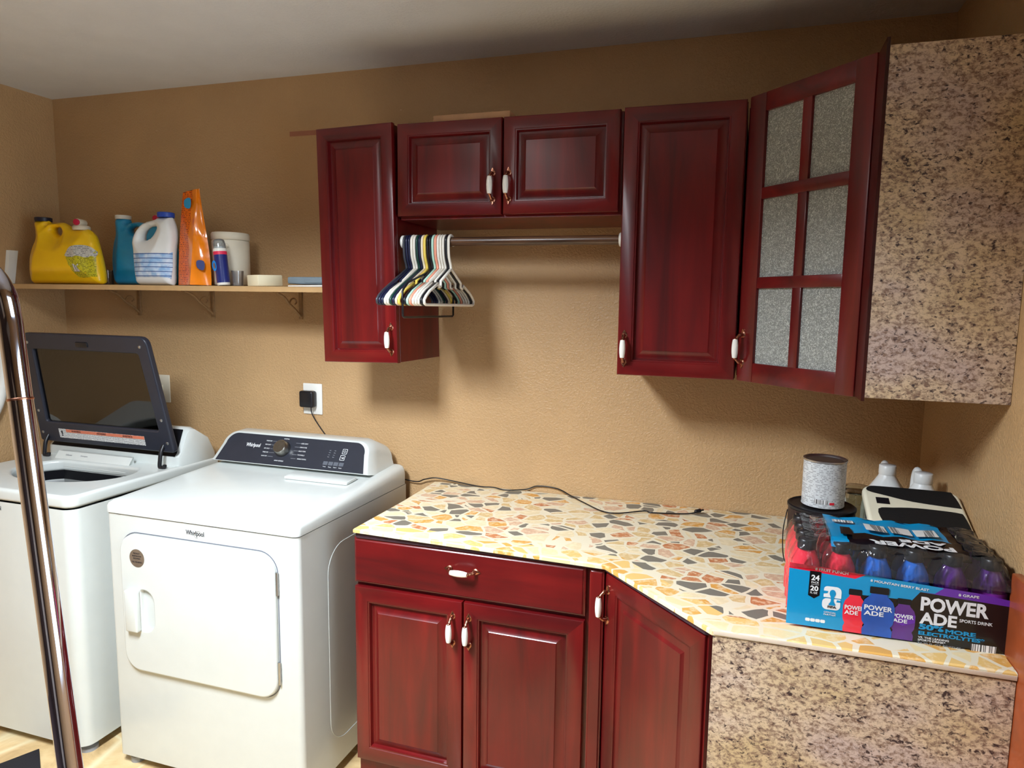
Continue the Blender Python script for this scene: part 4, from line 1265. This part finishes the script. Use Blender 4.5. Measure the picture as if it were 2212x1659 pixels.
text('label_mark', 'O', basis(P0 + Vector((-.026, -.0243, .052)), (1, 0, 0), (-.1, 0, 1)), .020, .040, MT['bluel'], sp, .04)
# clear cups
def cup_(x, y, r, h, lab):
    z = shz(y) + .0005
    q = MB(); q.lathe([(r * .86, 0), (r, h), (r - .0015, h), (r * .86 - .0015, .002)], (x, y, z), 24)
    tag(q.obj('measuring_cup', MT['clearcup'], None, 50), lab, 'cup')
cup_(-.4685, -.190, .0225, .056, 'small clear measuring cup between the navy bottle and the canister')
cup_(-1.245, -.075, .025, .06, 'small clear measuring cup between the yellow and blue jugs')
# soap block
sb = MB(); sb.box(-.0375, .0375, -.05, .05, 0, .041, bev=.004)
so = sb.obj('soap_block', MT['soap']); so.location = (-.335, -.200, shz(-.24) + .0015); so.rotation_euler = (0.035, 0, math.radians(-20))
tag(so, 'cream block of soap alone on the right half of the shelf', 'soap')
# folded paper and slate case
pp = MB(); pp.rings([[(-.170, -.284, shz(-.284) + .0008), (-.03, -.284, shz(-.284) + .0008), (-.03, -.17, shz(-.17) + .0008), (-.150, -.17, shz(-.17) + .0008)], [(-.170, -.284, shz(-.284) + .004), (-.03, -.284, shz(-.284) + .007), (-.03, -.17, shz(-.17) + .0035), (-.150, -.17, shz(-.17) + .0035)]])
tag(pp.obj('folded_paper', MT['paper'], None, None), 'folded white paper under the slate blue case by the cabinet', 'paper')
wl_ = thing('case', 'slate blue vinyl case lying on the shelf against the cherry cabinet', 'case', (-.11, -.2, shz(-.2)))
q = MB(); q.box(-.200, -.022, -.250, -.155, shz(-.2) + .0075, shz(-.2) + .0330, bev=.006, seg=3); q.obj('case_body', MT['slate'], wl_, 50)
q = MB(); q.box(-.125, -.05, -.2525, -.2495, shz(-.2) + .012, shz(-.2) + .024, bev=.0012); q.obj('flap', MT['slate'], wl_, 50)

# ------------------------------------------------------------------ things in the right corner of the counter
ZT = lambda x, y: .8995 + .0035 * 0
def ctz(y):   # height of the tile top near the right wall
    return .8945 + (.004 - y - .008) * .0142 + .0006
bk = thing('paint_bucket', 'black gallon paint can on the counter, under the small paint can', 'paint can', (1.607, -.44, ctz(-.44)))
zb_ = ctz(-.53)
lathe_part(bk, 'can_body', [(.082, 0), (.083, .003), (.083, .155)], (1.607, -.44, zb_), M('dark maroon can', (40, 22, 24), .4), n=40)
lathe_part(bk, 'lid', [(.083, 0), (.0855, .002), (.0855, .008), (.082, .010), (.078, .007), (.072, .0065), (.01, .0065)], (1.607, -.44, zb_ + .1555), MT['black'], n=40)
q = MB(); q.tube(smooth_path([(1.523, -.44, 1.045), (1.514, -.46, .99), (1.516, -.50, .935), (1.53, -.525, .92), (1.56, -.53, .915)], 5), .0014, 6); q.obj('bail_wire', MT['black'], bk, 60)
pc = thing('paint_can', 'small white-labelled paint can with silver lid, on the black can', 'paint can', (1.609, -.44, zb_ + .1655))
zp = zb_ + .1665
lathe_part(pc, 'can_body', [(.052, 0), (.0535, .0015), (.053, .004), (.053, .1185)], (1.609, -.44, zp), MT['canlab'], n=40)
lathe_part(pc, 'rim', [(.0535, 0), (.0548, .001), (.0548, .005), (.0525, .006), (.048, .0035), (.0455, .0005), (.043, .0005), (.002, .0005)], (1.609, -.44, zp + .1187), MT['steel'], n=40)
def on_can(u, v, w_, h_, m, nm, off=.0004):
    q = MB(); n = 8
    for k in range(n):
        a0 = math.radians(u) + (w_ / .0532) * k / n; a1 = math.radians(u) + (w_ / .0532) * (k + 1) / n
        r = .0532 + off
        q.faces([(1.609 + r * math.cos(a), -.44 + r * math.sin(a), z) for a, z in ((a0, zp + v), (a1, zp + v), (a1, zp + v + h_), (a0, zp + v + h_))], [(0, 1, 2, 3)])
    return q.obj(nm, m, pc, 60)
on_can(-118, .012, .032, .012, MT['barcode2'], 'barcode')
on_can(-78, .012, .012, .006, MT['redp'], 'red_mark', .0006)
gj = thing('glass_jar', 'clear glass jar half hidden behind the small paint can', 'jar', (1.708, -.32, ctz(-.32)))
zj = ctz(-.35)
lathe_part(gj, 'jar_body', [(.038, 0), (.040, .003), (.040, .165), (.036, .18), (.034, .178), (.038, .163), (.038, .005)], (1.708, -.318, zj), MT['glass'], n=32)
lathe_part(gj, 'lid', [(.0385, 0), (.0395, .002), (.0395, .012), (.036, .015)], (1.708, -.318, zj + .180), MT['glass'], n=32)
# white jugs
def white_jug(lab, cx, cy, rot, h, tint):
    z = ctz(cy - .07)
    t = thing('white_jug', lab, 'jug', (0, 0, 0), 'white capped jugs in the corner')
    b = MB()
    loops = []
    for hh, s, rr in ((0, .94, .3), (.004, 1.0, .3), (.11, 1.0, .3), (.135, .97, .35), (.165, .80, .5), (.190, .56, .75), (.207, .40, 1.0), (.215, .36, 1.0)):
        q = .060 * s
        loops.append([(x, y, hh * h / .25) for x, y in rrect(-q, q, -q, q, q * rr * .999, 5)])
    b.rings(loops); b.obj('jug_body', MT[tint], t, 60)
    hb_ = MB(); hb_.tube(smooth_path([(-.004, .016, .208 * h / .25), (-.010, .036, .236 * h / .25), (-.014, .050, .222 * h / .25), (-.016, .052, .18 * h / .25), (-.016, .050, .14 * h / .25)], 5), .010, 10); hb_.obj('jug_handle', MT[tint], t, 60)
    c_ = MB(); c_.lathe([(.0225, 0), (.0235, .003), (.0230, .026), (.021, .028)], (0, 0, .213 * h / .25), 26); c_.obj('cap', MT[tint], t, 50)
    t.location = (cx, cy, z); t.rotation_euler = (0, 0, rot); t['org'] = (cx, cy, z)
    return t
white_jug('left one of the two white capped jugs behind the bathroom scale', 1.808, -.185, -.25, .245, 'jugw')
white_jug('right one of the two white capped jugs, close to the right wall', 1.867, -.335, -.12, .262, 'jugw')
# black case under the scale
bc = thing('plastic_case', 'black plastic case on the counter underneath the bathroom scale', 'case', (1.81, -.5, ctz(-.5)))
q = MB(); q.box(1.699, 1.926, -.585, -.420, ctz(-.585), 1.030, bev=.006); q.obj('case_body', MT['blackm'], bc, 50)
q = MB(); q.box(1.698, 1.927, -.586, -.419, .985, .991, bev=.001); q.obj('case_rim', MT['black'], bc, 50)
# bathroom scale leaning on it
sc_ = thing('bathroom_scale', 'ivory bathroom scale with two black foot pads, tilted against the corner', 'scale', (1.815, -.597, 1.045))
so_ = Vector((1.815, -.597, 1.050)); sup = Vector((0, .185, .066)).normalized(); smx = basis(so_, (1, -.015, 0), sup)
slab('scale_body', [rrect(-.112, .112, 0, .196, [.014, .014, .03, .03], 6)], .012, .008, MT['scalew'], sc_, smx, 4, 60)
def pad(pts):
    slab('foot_pad', [smooth_loop(pts, 3)], .0008, .0003, MT['pad'], sc_, smx @ Matrix.Translation((0, 0, .0122)), 1, None)
pad([(-.095, .185), (-.06, .190), (.08, .190), (.097, .180), (.104, .128), (.095, .122), (.0, .132), (-.06, .150), (-.10, .165)])
pad([(-.085, .088), (-.05, .098), (.0, .105), (.06, .104), (.095, .100), (.103, .090), (.106, .030), (.098, .022), (.0, .022), (-.068, .025), (-.082, .04)])
q = MB(); q.obox(lambda a, b, c: smx @ Vector((a, b, c)), -.085, -.055, .112, .138, .010, .0128); q.obj('display_window', MT['black'], sc_)

# ------------------------------------------------------------------ shrink-wrapped drink pack
dk = thing('drink_pack', 'shrink-wrapped pack of red, blue and purple sports drink bottles on the counter edge', 'drink pack', (1.716, -.73, ctz(-.73)))
z0 = ctz(-.843) + .0014
px, py = .0695, .0558
def bottle_meshes():
    b = MB(); b.lathe([(.024, 0), (.0275, .003), (.0277, .05), (.0262, .058), (.0262, .064), (.0277, .07), (.0277, .118), (.025, .134), (.018, .150), (.0145, .158), (.0145, .162)], (0, 0, 0), 22, (0, 0, 1), sx=1.12)
    c = MB(); c.lathe([(.0185, 0), (.0190, .002), (.0190, .018), (.0170, .021)], (0, 0, .160), 20)
    l_ = MB(); l_.lathe([(.0281, .074), (.0281, .117)], (0, 0, 0), 22, (0, 0, 1), sx=1.12, close=False)
    return b.mesh('bottle'), c.mesh('cap'), l_.mesh('label')
bm0, cm0, lm0 = bottle_meshes()
for q in (bm0, cm0, lm0):
    q.shade_smooth(); q.set_sharp_from_angle(angle=math.radians(50))
cm0.materials.append(MT['black'])
BMS, LMS = {}, {}
for k, (a, b) in enumerate(((MT['redb'], MT['redl']), (MT['blueb'], MT['bluel']), (MT['purpb'], MT['purpl']))):
    x = bm0.copy(); x.materials.append(a); BMS[k] = x
    y = lm0.copy(); y.materials.append(b); LMS[k] = y
org = Vector(dk['org'])
for j in range(4):
    for i in range(6):
        k = i // 2
        x = 1.507 + px * (i + .5) - .001; y = -.842 + .0305 + py * j
        o = bpy.data.objects.new('bottle', BMS[k]); COL.objects.link(o); o.parent = dk
        o.location = Vector((x, y, z0 + .001)) - org
        for nm, me in (('cap', cm0), ('label', LMS[k])):
            p = bpy.data.objects.new(nm, me); COL.objects.link(p); p.parent = o
PX0, PX1 = 1.5065, 1.9225
FY = -.8435
# printed sleeve: front panel in colour zones
pw_ = MB()
def zone(pts, mi, o=0.0, y=FY):
    pw_.faces([(x, y - o, z) for x, z in pts], [tuple(range(len(pts)))], mi)
zb0 = z0
zone([(PX0, zb0), (1.619, zb0), (1.649, .992), (1.744, .994), (1.758, 1.014), (1.784, 1.014), (1.800, 1.028), (1.656, 1.036), (1.636, 1.025), (PX0, 1.032)], 0)
zone([(PX0, 1.032), (1.636, 1.025), (1.656, 1.036), (1.58, 1.041), (PX0, 1.044)], 1)
zone([(1.784, 1.014), (1.800, 1.028), (1.858, 1.026), (PX1, 1.018), (PX1, 1.006), (1.758, 1.014)], 2)
zone([(1.619, zb0), (PX1, zb0), (PX1, 1.006), (1.758, 1.014), (1.744, .994), (1.649, .992)], 3)
# bottom lip and sides of the sleeve
pw_.faces([(PX0, FY, zb0), (PX0, FY, 1.03), (PX0, -.64, 1.03), (PX0, -.64, zb0)], [(0, 1, 2, 3)], 0) if False else None
slv = sub(pw_.obj('printed_sleeve', [MT['cyan'], MT['redp'], MT['purplep'], MT['blackp']], dk, None))
TX = lambda s_, x, z, w_, h_, m, b=0.0, tl=0.0, y=FY - .0006, nm='lettering', sp=1.0: text(nm, s_, front(x, y, z, tl), w_, h_, m, slv, b, space=sp)
TX('POWER', 1.7605, .9755, .121, .030, MT['inkw'], .035, -.0)
TX('ADE', 1.7605, .9485, .067, .0245, MT['inkw'], .035)
TX('SPORTS DRINK', 1.8315, .9620, .058, .0065, MT['inkw'], .012)
TX('50%', 1.7605, .9360, .045, .0120, MT['cyan'], .05)
TX('MORE', 1.8085, .9345, .054, .0090, MT['cyan'], .04)
TX('ELECTROLYTES*', 1.7605, .9245, .118, .0085, MT['cyan'], .04)
TX('VS. THE LEADING', 1.7605, .9170, .056, .0042, MT['inkw'], .01)
TX('SPORTS DRINK*', 1.7605, .9115, .050, .0042, MT['inkw'], .01)
TX('24-20 FL OZ BOTTLES', 1.7605, .9050, .078, .0040, MT['inkg'], .0)
q = MB(); q.box(1.8550, 1.8995, FY - .0007, FY - .0002, .9045, .9205); q.obj('barcode', MT['barcode2'], slv, None)
def shp(pts, m, nm, y=FY - .0004):
    q = MB(); q.faces([(x, y, z) for x, z in pts], [tuple(range(len(pts)))]); return q.obj(nm, m, slv, None)
shp([(1.548, 1.031), (1.5705, 1.031), (1.5695, .979), (1.559, .971), (1.547, .977)], MT['blackp'], 'pack_tag')
TX('24', 1.5515, 1.0110, .016, .0120, MT['inkw'], .03, 0, FY - .0008)
TX('PACK', 1.5520, 1.0045, .015, .0042, MT['inkw'], .01, 0, FY - .0008)
shp([(1.552, 1.0015), (1.567, 1.0015), (1.567, 1.0022), (1.552, 1.0022)], MT['inkw'], 'tag_rule', FY - .0008)
TX('20', 1.5505, .9880, .016, .0110, MT['inkw'], .03, 0, FY - .0008)
TX('FL OZ', 1.5510, .9815, .014, .0042, MT['inkw'], .01, 0, FY - .0008)
shp(rrect(1.5775, 1.6120, .9775, 1.0020, [.001, .001, .010, .007], 4), MT['inkw'], 'emblem_figure', FY - .0006)
shp(rrect(1.5755, 1.6110, .9510, .9755, [.009, .009, .002, .009], 4), MT['inkw'], 'emblem_figure', FY - .0006)
shp([(1.5770, .9850), (1.5850, .9870), (1.5860, .9915), (1.5770, .9915)], MT['cyan'], 'emblem_notch', FY - .0010)
shp([(1.6030, .9690), (1.6115, .9690), (1.6115, .9735), (1.6040, .9740)], MT['cyan'], 'emblem_notch', FY - .0010)
shp(smooth_loop([(1.5880, .9620), (1.5920, .9700), (1.5915, .9790), (1.5890, .9860), (1.5905, .9930), (1.5950, .9955), (1.5995, .9930), (1.6010, .9860), (1.5985, .9790), (1.5980, .9700), (1.6020, .9620), (1.595, .9612)], 3), MT['cyan'], 'emblem_cup', FY - .0012)
TX('FIFA', 1.5865, .9550, .017, .0052, MT['ink'], .02, 0, FY - .0014)
TX('OFFICIAL', 1.5800, .9430, .024, .0034, MT['inkw'], 0, 0, FY - .0007)
TX('PARTNER', 1.5800, .9380, .024, .0034, MT['inkw'], 0, 0, FY - .0007)
for k in range(4):
    shp(rrect(1.5445 + k * .0100, 1.5538 + k * .0100, .9195, .9265, .002, 2), MT['inkw'], 'nutrition_icon')
TX('8 FRUIT PUNCH', 1.558, 1.0335, .064, .0058, MT['inkw'], .01, -.03)
TX('8 MOUNTAIN BERRY BLAST', 1.665, 1.0235, .108, .0050, MT['inkw'], .01, -.055)
TX('8 GRAPE', 1.826, 1.0155, .036, .0052, MT['inkw'], .01, 0)
def printed_bottle(x0, x1, z1, m, ml, s1, s2, y):
    cx = (x0 + x1) / 2; w_ = (x1 - x0) / 2
    h = z1 - zb0
    prof = [(.90, 0), (.92, .12), (.78, .20), (.95, .28), (1.0, .38), (1.0, .60), (.86, .72), (.52, .82), (.48, .86)]
    shp([(cx + w_ * a, zb0 + h * b) for a, b in prof] + [(cx - w_ * a, zb0 + h * b) for a, b in prof[::-1]], m, 'printed_bottle', y)
    shp(rrect(cx - w_ * .58, cx + w_ * .58, zb0 + h * .86, z1, .002, 2), MT['black'], 'printed_cap', y)
    shp([(cx - w_ * .98, zb0 + h * .62), (cx + w_ * .98, zb0 + h * .62), (cx + w_ * .98, zb0 + h * .44), (cx, zb0 + h * .34), (cx - w_ * .98, zb0 + h * .44)], ml, 'printed_bottle_label', y - .0002)
    text('lettering', s1, front(cx - w_ * .85, y - .0005, zb0 + h * .52), w_ * 1.7, h * .10, MT['inkw'], slv, .02)
    text('lettering', s2, front(cx - w_ * .85, y - .0005, zb0 + h * .41), w_ * 1.2, h * .09, MT['inkw'], slv, .02)
printed_bottle(1.6165, 1.6600, 1.003, MT['redb'], MT['redp'], 'POWER', 'ADE', FY - .0010)
printed_bottle(1.7080, 1.7530, .996, MT['purpb'], MT['purplep'], 'POWER', 'ADE', FY - .0010)
printed_bottle(1.6520, 1.7140, 1.014, MT['bluep'], MT['bluep'], 'POWER', 'ADE', FY - .0020)
# top flap of the sleeve, draped over the caps
tp = MB()
nx, ny = 14, 8
def topz(x, y):
    t_ = (y + .843) / .215
    e = math.sin(2 * PI * (x - 1.5065) / px) * .0025 + math.sin(2 * PI * (y + .812) / py + 1.2) * .0025
    return z0 + .1845 + e - .022 * max(0, .16 - t_) / .16
gx = [1.588 + (1.850 - 1.588) * k / nx for k in range(nx + 1)]
gy = [-.826 + (.190) * k / ny for k in range(ny + 1)]
vs = [[tp.bm.verts.new((x, y, topz(x, y) + .0004)) for x in gx] for y in gy]
for j in range(ny):
    for i in range(nx):
        f = tp.bm.faces.new((vs[j][i], vs[j][i + 1], vs[j + 1][i + 1], vs[j + 1][i]))
        xm, ym = (gx[i] + gx[i + 1]) / 2, (gy[j] + gy[j + 1]) / 2
        blk = (ym < -.765 and xm > 1.635 + .2 * (ym + .765)) or xm > 1.832
        f.material_index = 1 if blk else 0
tp_o = sub(tp.obj('top_flap', [MT['cyan'], MT['blackp']], dk, 60))
def flat_top(s_, x1, y1, w_, h_, m, b=0.0, nm='lettering'):
    # upside down from the front: reads from the wall side
    text(nm, s_, basis((x1, y1, topz(x1 - w_ / 2, y1) + .0032), (-1, 0, 0), (0, -1, .06)), w_, h_, m, tp_o, b)
flat_top('POWER', 1.824, -.788, .158, .033, MT['inkw'], .035)
flat_top('ADE', 1.818, -.763, .090, .022, MT['inkw'], .035)
for k in range(3):
    q = MB(); x0 = 1.668 + k * .050
    q.faces([(x0, -.737, topz(x0, -.757) + .0034), (x0 + .043, -.737, topz(x0 + .043, -.757) + .0034), (x0 + .043, -.690, topz(x0 + .043, -.69) + .0034), (x0, -.690, topz(x0, -.69) + .0034)], [(0, 1, 2, 3)])
    q.obj('nutrition_panel', MT['labelw'], tp_o, None)
q = MB(); q.faces([(1.605, -.690, z0 + .1895), (1.650, -.690, z0 + .1895), (1.650, -.672, z0 + .1895), (1.605, -.672, z0 + .1895)], [(0, 1, 2, 3)]); q.obj('barcode', MT['barcode2'], tp_o, None)
q = MB(); q.faces([(1.612, -.775, z0 + .1890), (1.640, -.775, z0 + .1890), (1.636, -.722, z0 + .1890), (1.616, -.722, z0 + .1890)], [(0, 1, 2, 3)]); q.obj('pack_tag', MT['blackp'], tp_o, None)
# clear film over everything
fl = MB()
nx, nz = 36, 1
def film_ring(s, zc, amp):
    pts = []
    x0, x1, y0, y1 = PX0 - .0015 + s, PX1 + .0015 - s, -.8465 + s * .9, -.617 - s * .9
    nX, nY = 24, 14
    for k in range(nX):
        x = x0 + (x1 - x0) * k / nX; pts.append((x, y0 + amp * math.cos(2 * PI * (x - 1.5065) / px), zc + amp * 1.2 * -math.cos(2 * PI * (x - 1.5065) / px)))
    for k in range(nY):
        y = y0 + (y1 - y0) * k / nY; pts.append((x1 - amp * math.cos(2 * PI * (y + .842) / py) * .6, y, zc + random.uniform(-1, 1) * amp))
    for k in range(nX):
        x = x1 + (x0 - x1) * k / nX; pts.append((x, y1 - amp * math.cos(2 * PI * (x - 1.5065) / px), zc + amp * -math.cos(2 * PI * (x - 1.5065) / px)))
    for k in range(nY):
        y = y1 + (y0 - y1) * k / nY; pts.append((x0 + amp * math.cos(2 * PI * (y + .842) / py) * .6, y, zc + random.uniform(-1, 1) * amp))
    return pts
fl.rings([film_ring(0, z0 + .128, .0006), film_ring(.004, z0 + .142, .003), film_ring(.014, z0 + .166, .005), film_ring(.026, z0 + .184, .004), film_ring(.032, z0 + .1855, .003)], False, False)
for xa, xb in ((1.537, 1.590), (1.848, 1.893)):
    g_ = [[fl.bm.verts.new((xa + (xb - xa) * i / 5, -.815 + .170 * j / 10, topz(xa + (xb - xa) * i / 5, -.815 + .170 * j / 10) + .002)) for i in range(6)] for j in range(11)]
    for j in range(10):
        for i in range(5):
            fl.bm.faces.new((g_[j][i], g_[j][i + 1], g_[j + 1][i + 1], g_[j + 1][i]))
fl.obj('clear_film', MT['film'], dk, 60)

# ------------------------------------------------------------------ chrome rack and other things at left
rk = thing('garment_rack', 'chrome garment rack upright in the foreground at far left', 'rack', (.42, -1.6, 0))
p_bot = Vector((.4168, -1.6008, .8459)); p_j = Vector((.3127, -1.5627, 1.418))
dirn = (p_j - p_bot).normalized()
def along_p(z): return p_bot + (p_j - p_bot) * ((z - p_bot.z) / (p_j.z - p_bot.z))
b = MB(); b.tube([along_p(.03), along_p(1.4165)], .0168, 28); b.obj('lower_pole', MT['chrome'], rk, 60)
b = MB()
pt = along_p(1.545)
b.tube(smooth_path([tuple(along_p(1.4185)), tuple(along_p(1.50)), tuple(pt), (pt.x - .006, pt.y - .003, 1.585), (pt.x - .026, pt.y - .01, 1.616), (pt.x - .065, pt.y - .02, 1.630), (pt.x - .3, pt.y - .06, 1.632), (pt.x - .62, pt.y - .11, 1.632)], 6), .0166, 28)
b.obj('bent_top_tube', MT['chrome'], rk, 60)
b = MB(); b.lathe([(.0172, 0), (.0176, .001), (.0176, .003), (.0172, .004)], along_p(1.4155), 28, tuple(dirn)); b.obj('joint_ring', MT['brass'], rk, 60)
b = MB(); e_ = along_p(.03); b.box(e_.x - .05, e_.x + .05, e_.y - .25, e_.y + .22, .0005, .03, bev=.01); b.obj('foot', MT['black'], rk, 50)
ft = MB()
ft.prism([(-.9023, -.735), (-.985, -.905), (-.72, -1.09), (-.62, -.93)], .0006, .008, bev=.002)
mt = ft.obj('floor_mat', MT['mat'], None, 30)
tag(mt, 'black rubber mat corner on the floor in front of the washing machine', 'mat')
pl_ = MB()
pl_.rings([[(XL + .001, y - w_, z), (XL + .001, y + w_, z), (XL + .012, y + w_ - .006, z), (XL + .012, y - w_ + .006, z)] for y, z, w_ in ((-.240, shz(-.24) + .0015, .022), (-.236, 1.66, .022), (-.219, 1.772, .0235))])
tag(pl_.obj('channel_strip', MT['white2'], None, 30), 'short white plastic channel strip standing on the far left end of the shelf', 'strip')
hz_ = MB(); hz_.tube(smooth_path([(XL + .024, -.345, 1.565), (XL + .024, -.322, 1.454), (XL + .024, -.304, 1.29), (XL + .024, -.330, 1.15), (XL + .024, -.40, 1.02), (XL + .024, -.46, .90), (XL + .024, -.48, .6), (XL + .024, -.47, .3), (XL + .024, -.46, .02)], 6), .021, 14)
tag(hz_.obj('drain_hose', MT['white2'], None, 60), 'white curved hose on the left wall, behind the chrome rack pole', 'hose')

# ------------------------------------------------------------------ lamp and camera
lamp = thing('ceiling_light', 'flush rectangular ceiling light fixture above the room', 'ceiling light', (.22, -1.8, H))
LX, LY, LW, LL = .18, -1.88, .36, .72
MB().box(LX - LW / 2 - .03, LX + LW / 2 + .03, LY - LL / 2 - .03, LY + LL / 2 + .03, H - .045, H - .0005, bev=.004).obj('fixture_housing', MT['white2'], lamp)
em_, nt, b, o = new_mat('lamp diffuser')
b.inputs['Base Color'].default_value = (.9, .9, .88, 1)
b.inputs['Emission Color'].default_value = (1, .98, .96, 1)
b.inputs['Emission Strength'].default_value = 6.0
MB().box(LX - LW / 2, LX + LW / 2, LY - LL / 2, LY + LL / 2, H - .052, H - .0452).obj('diffuser', em_, lamp)
ld = bpy.data.lights.new('ceiling lamp', 'AREA'); ld.shape = 'RECTANGLE'; ld.size = LW; ld.size_y = LL
ld.energy = 112; ld.color = (.85, .94, 1.03); ld.spread = math.radians(148)
lo_ = bpy.data.objects.new('ceiling_lamp_light', ld); COL.objects.link(lo_)
lo_.location = (LX, LY, H - .056)
wn = MB()
for a_, b_, c_, d_ in ((WY0, WY1, WZ0, WZ0 + .045), (WY0, WY1, WZ1 - .045, WZ1), (WY0, WY0 + .045, WZ0 + .045, WZ1 - .045), (WY1 - .045, WY1, WZ0 + .045, WZ1 - .045), (WY0 + .045, WY1 - .045, 1.43, 1.465)):
    wn.box(XR + .03, XR + .075, a_, b_, c_, d_)
wo_ = struct(wn.obj('window_1', MT['doorw']))
MB().box(XR + .05, XR + .054, WY0 + .045, WY1 - .045, WZ0 + .045, WZ1 - .045).obj('window_glass', clear_mat('window glass', (.97, .98, .98), .05, .02)).parent = wo_
pd = bpy.data.lights.new('window portal', 'AREA'); pd.shape = 'RECTANGLE'; pd.size = WZ1 - WZ0; pd.size_y = WY1 - WY0
pd.cycles.is_portal = True
po_ = bpy.data.objects.new('window_portal', pd); COL.objects.link(po_)
po_.location = (XR + .09, (WY0 + WY1) / 2, (WZ0 + WZ1) / 2); po_.rotation_euler = (0, PI / 2, 0)
wd = bpy.data.worlds.new('World'); SC.world = wd; wd.use_nodes = True
wd.node_tree.nodes['Background'].inputs[0].default_value = (.72, .86, 1.0, 1)
wd.node_tree.nodes['Background'].inputs[1].default_value = 9.0

cam = bpy.data.cameras.new('camera'); co = bpy.data.objects.new('camera', cam); COL.objects.link(co)
yaw, pitch, roll, f = .29499952, -.11603120, .01792452, 1449.35388
fw = Vector((-math.sin(yaw) * math.cos(pitch), math.cos(yaw) * math.cos(pitch), math.sin(pitch)))
r0 = Vector((math.cos(yaw), math.sin(yaw), 0)); u0 = r0.cross(fw)
rr_ = r0 * math.cos(roll) + u0 * math.sin(roll); uu_ = -r0 * math.sin(roll) + u0 * math.cos(roll)
mw = Matrix(((rr_.x, uu_.x, -fw.x, 1.3945), (rr_.y, uu_.y, -fw.y, -2.3196), (rr_.z, uu_.z, -fw.z, 1.5762), (0, 0, 0, 1)))
co.matrix_world = mw
cam.sensor_width = 36; cam.sensor_fit = 'HORIZONTAL'; cam.lens = f * 36 / 2212
cam.shift_x = -63.8176 / 2212; cam.shift_y = 1.7717 / 2212
cam.clip_start = .02
SC.camera = co
SC.view_settings.view_transform = 'Standard'; SC.view_settings.look = 'None'
SC.view_settings.exposure = 0.0; SC.view_settings.gamma = 1.0; SC.view_settings.use_curve_mapping = False
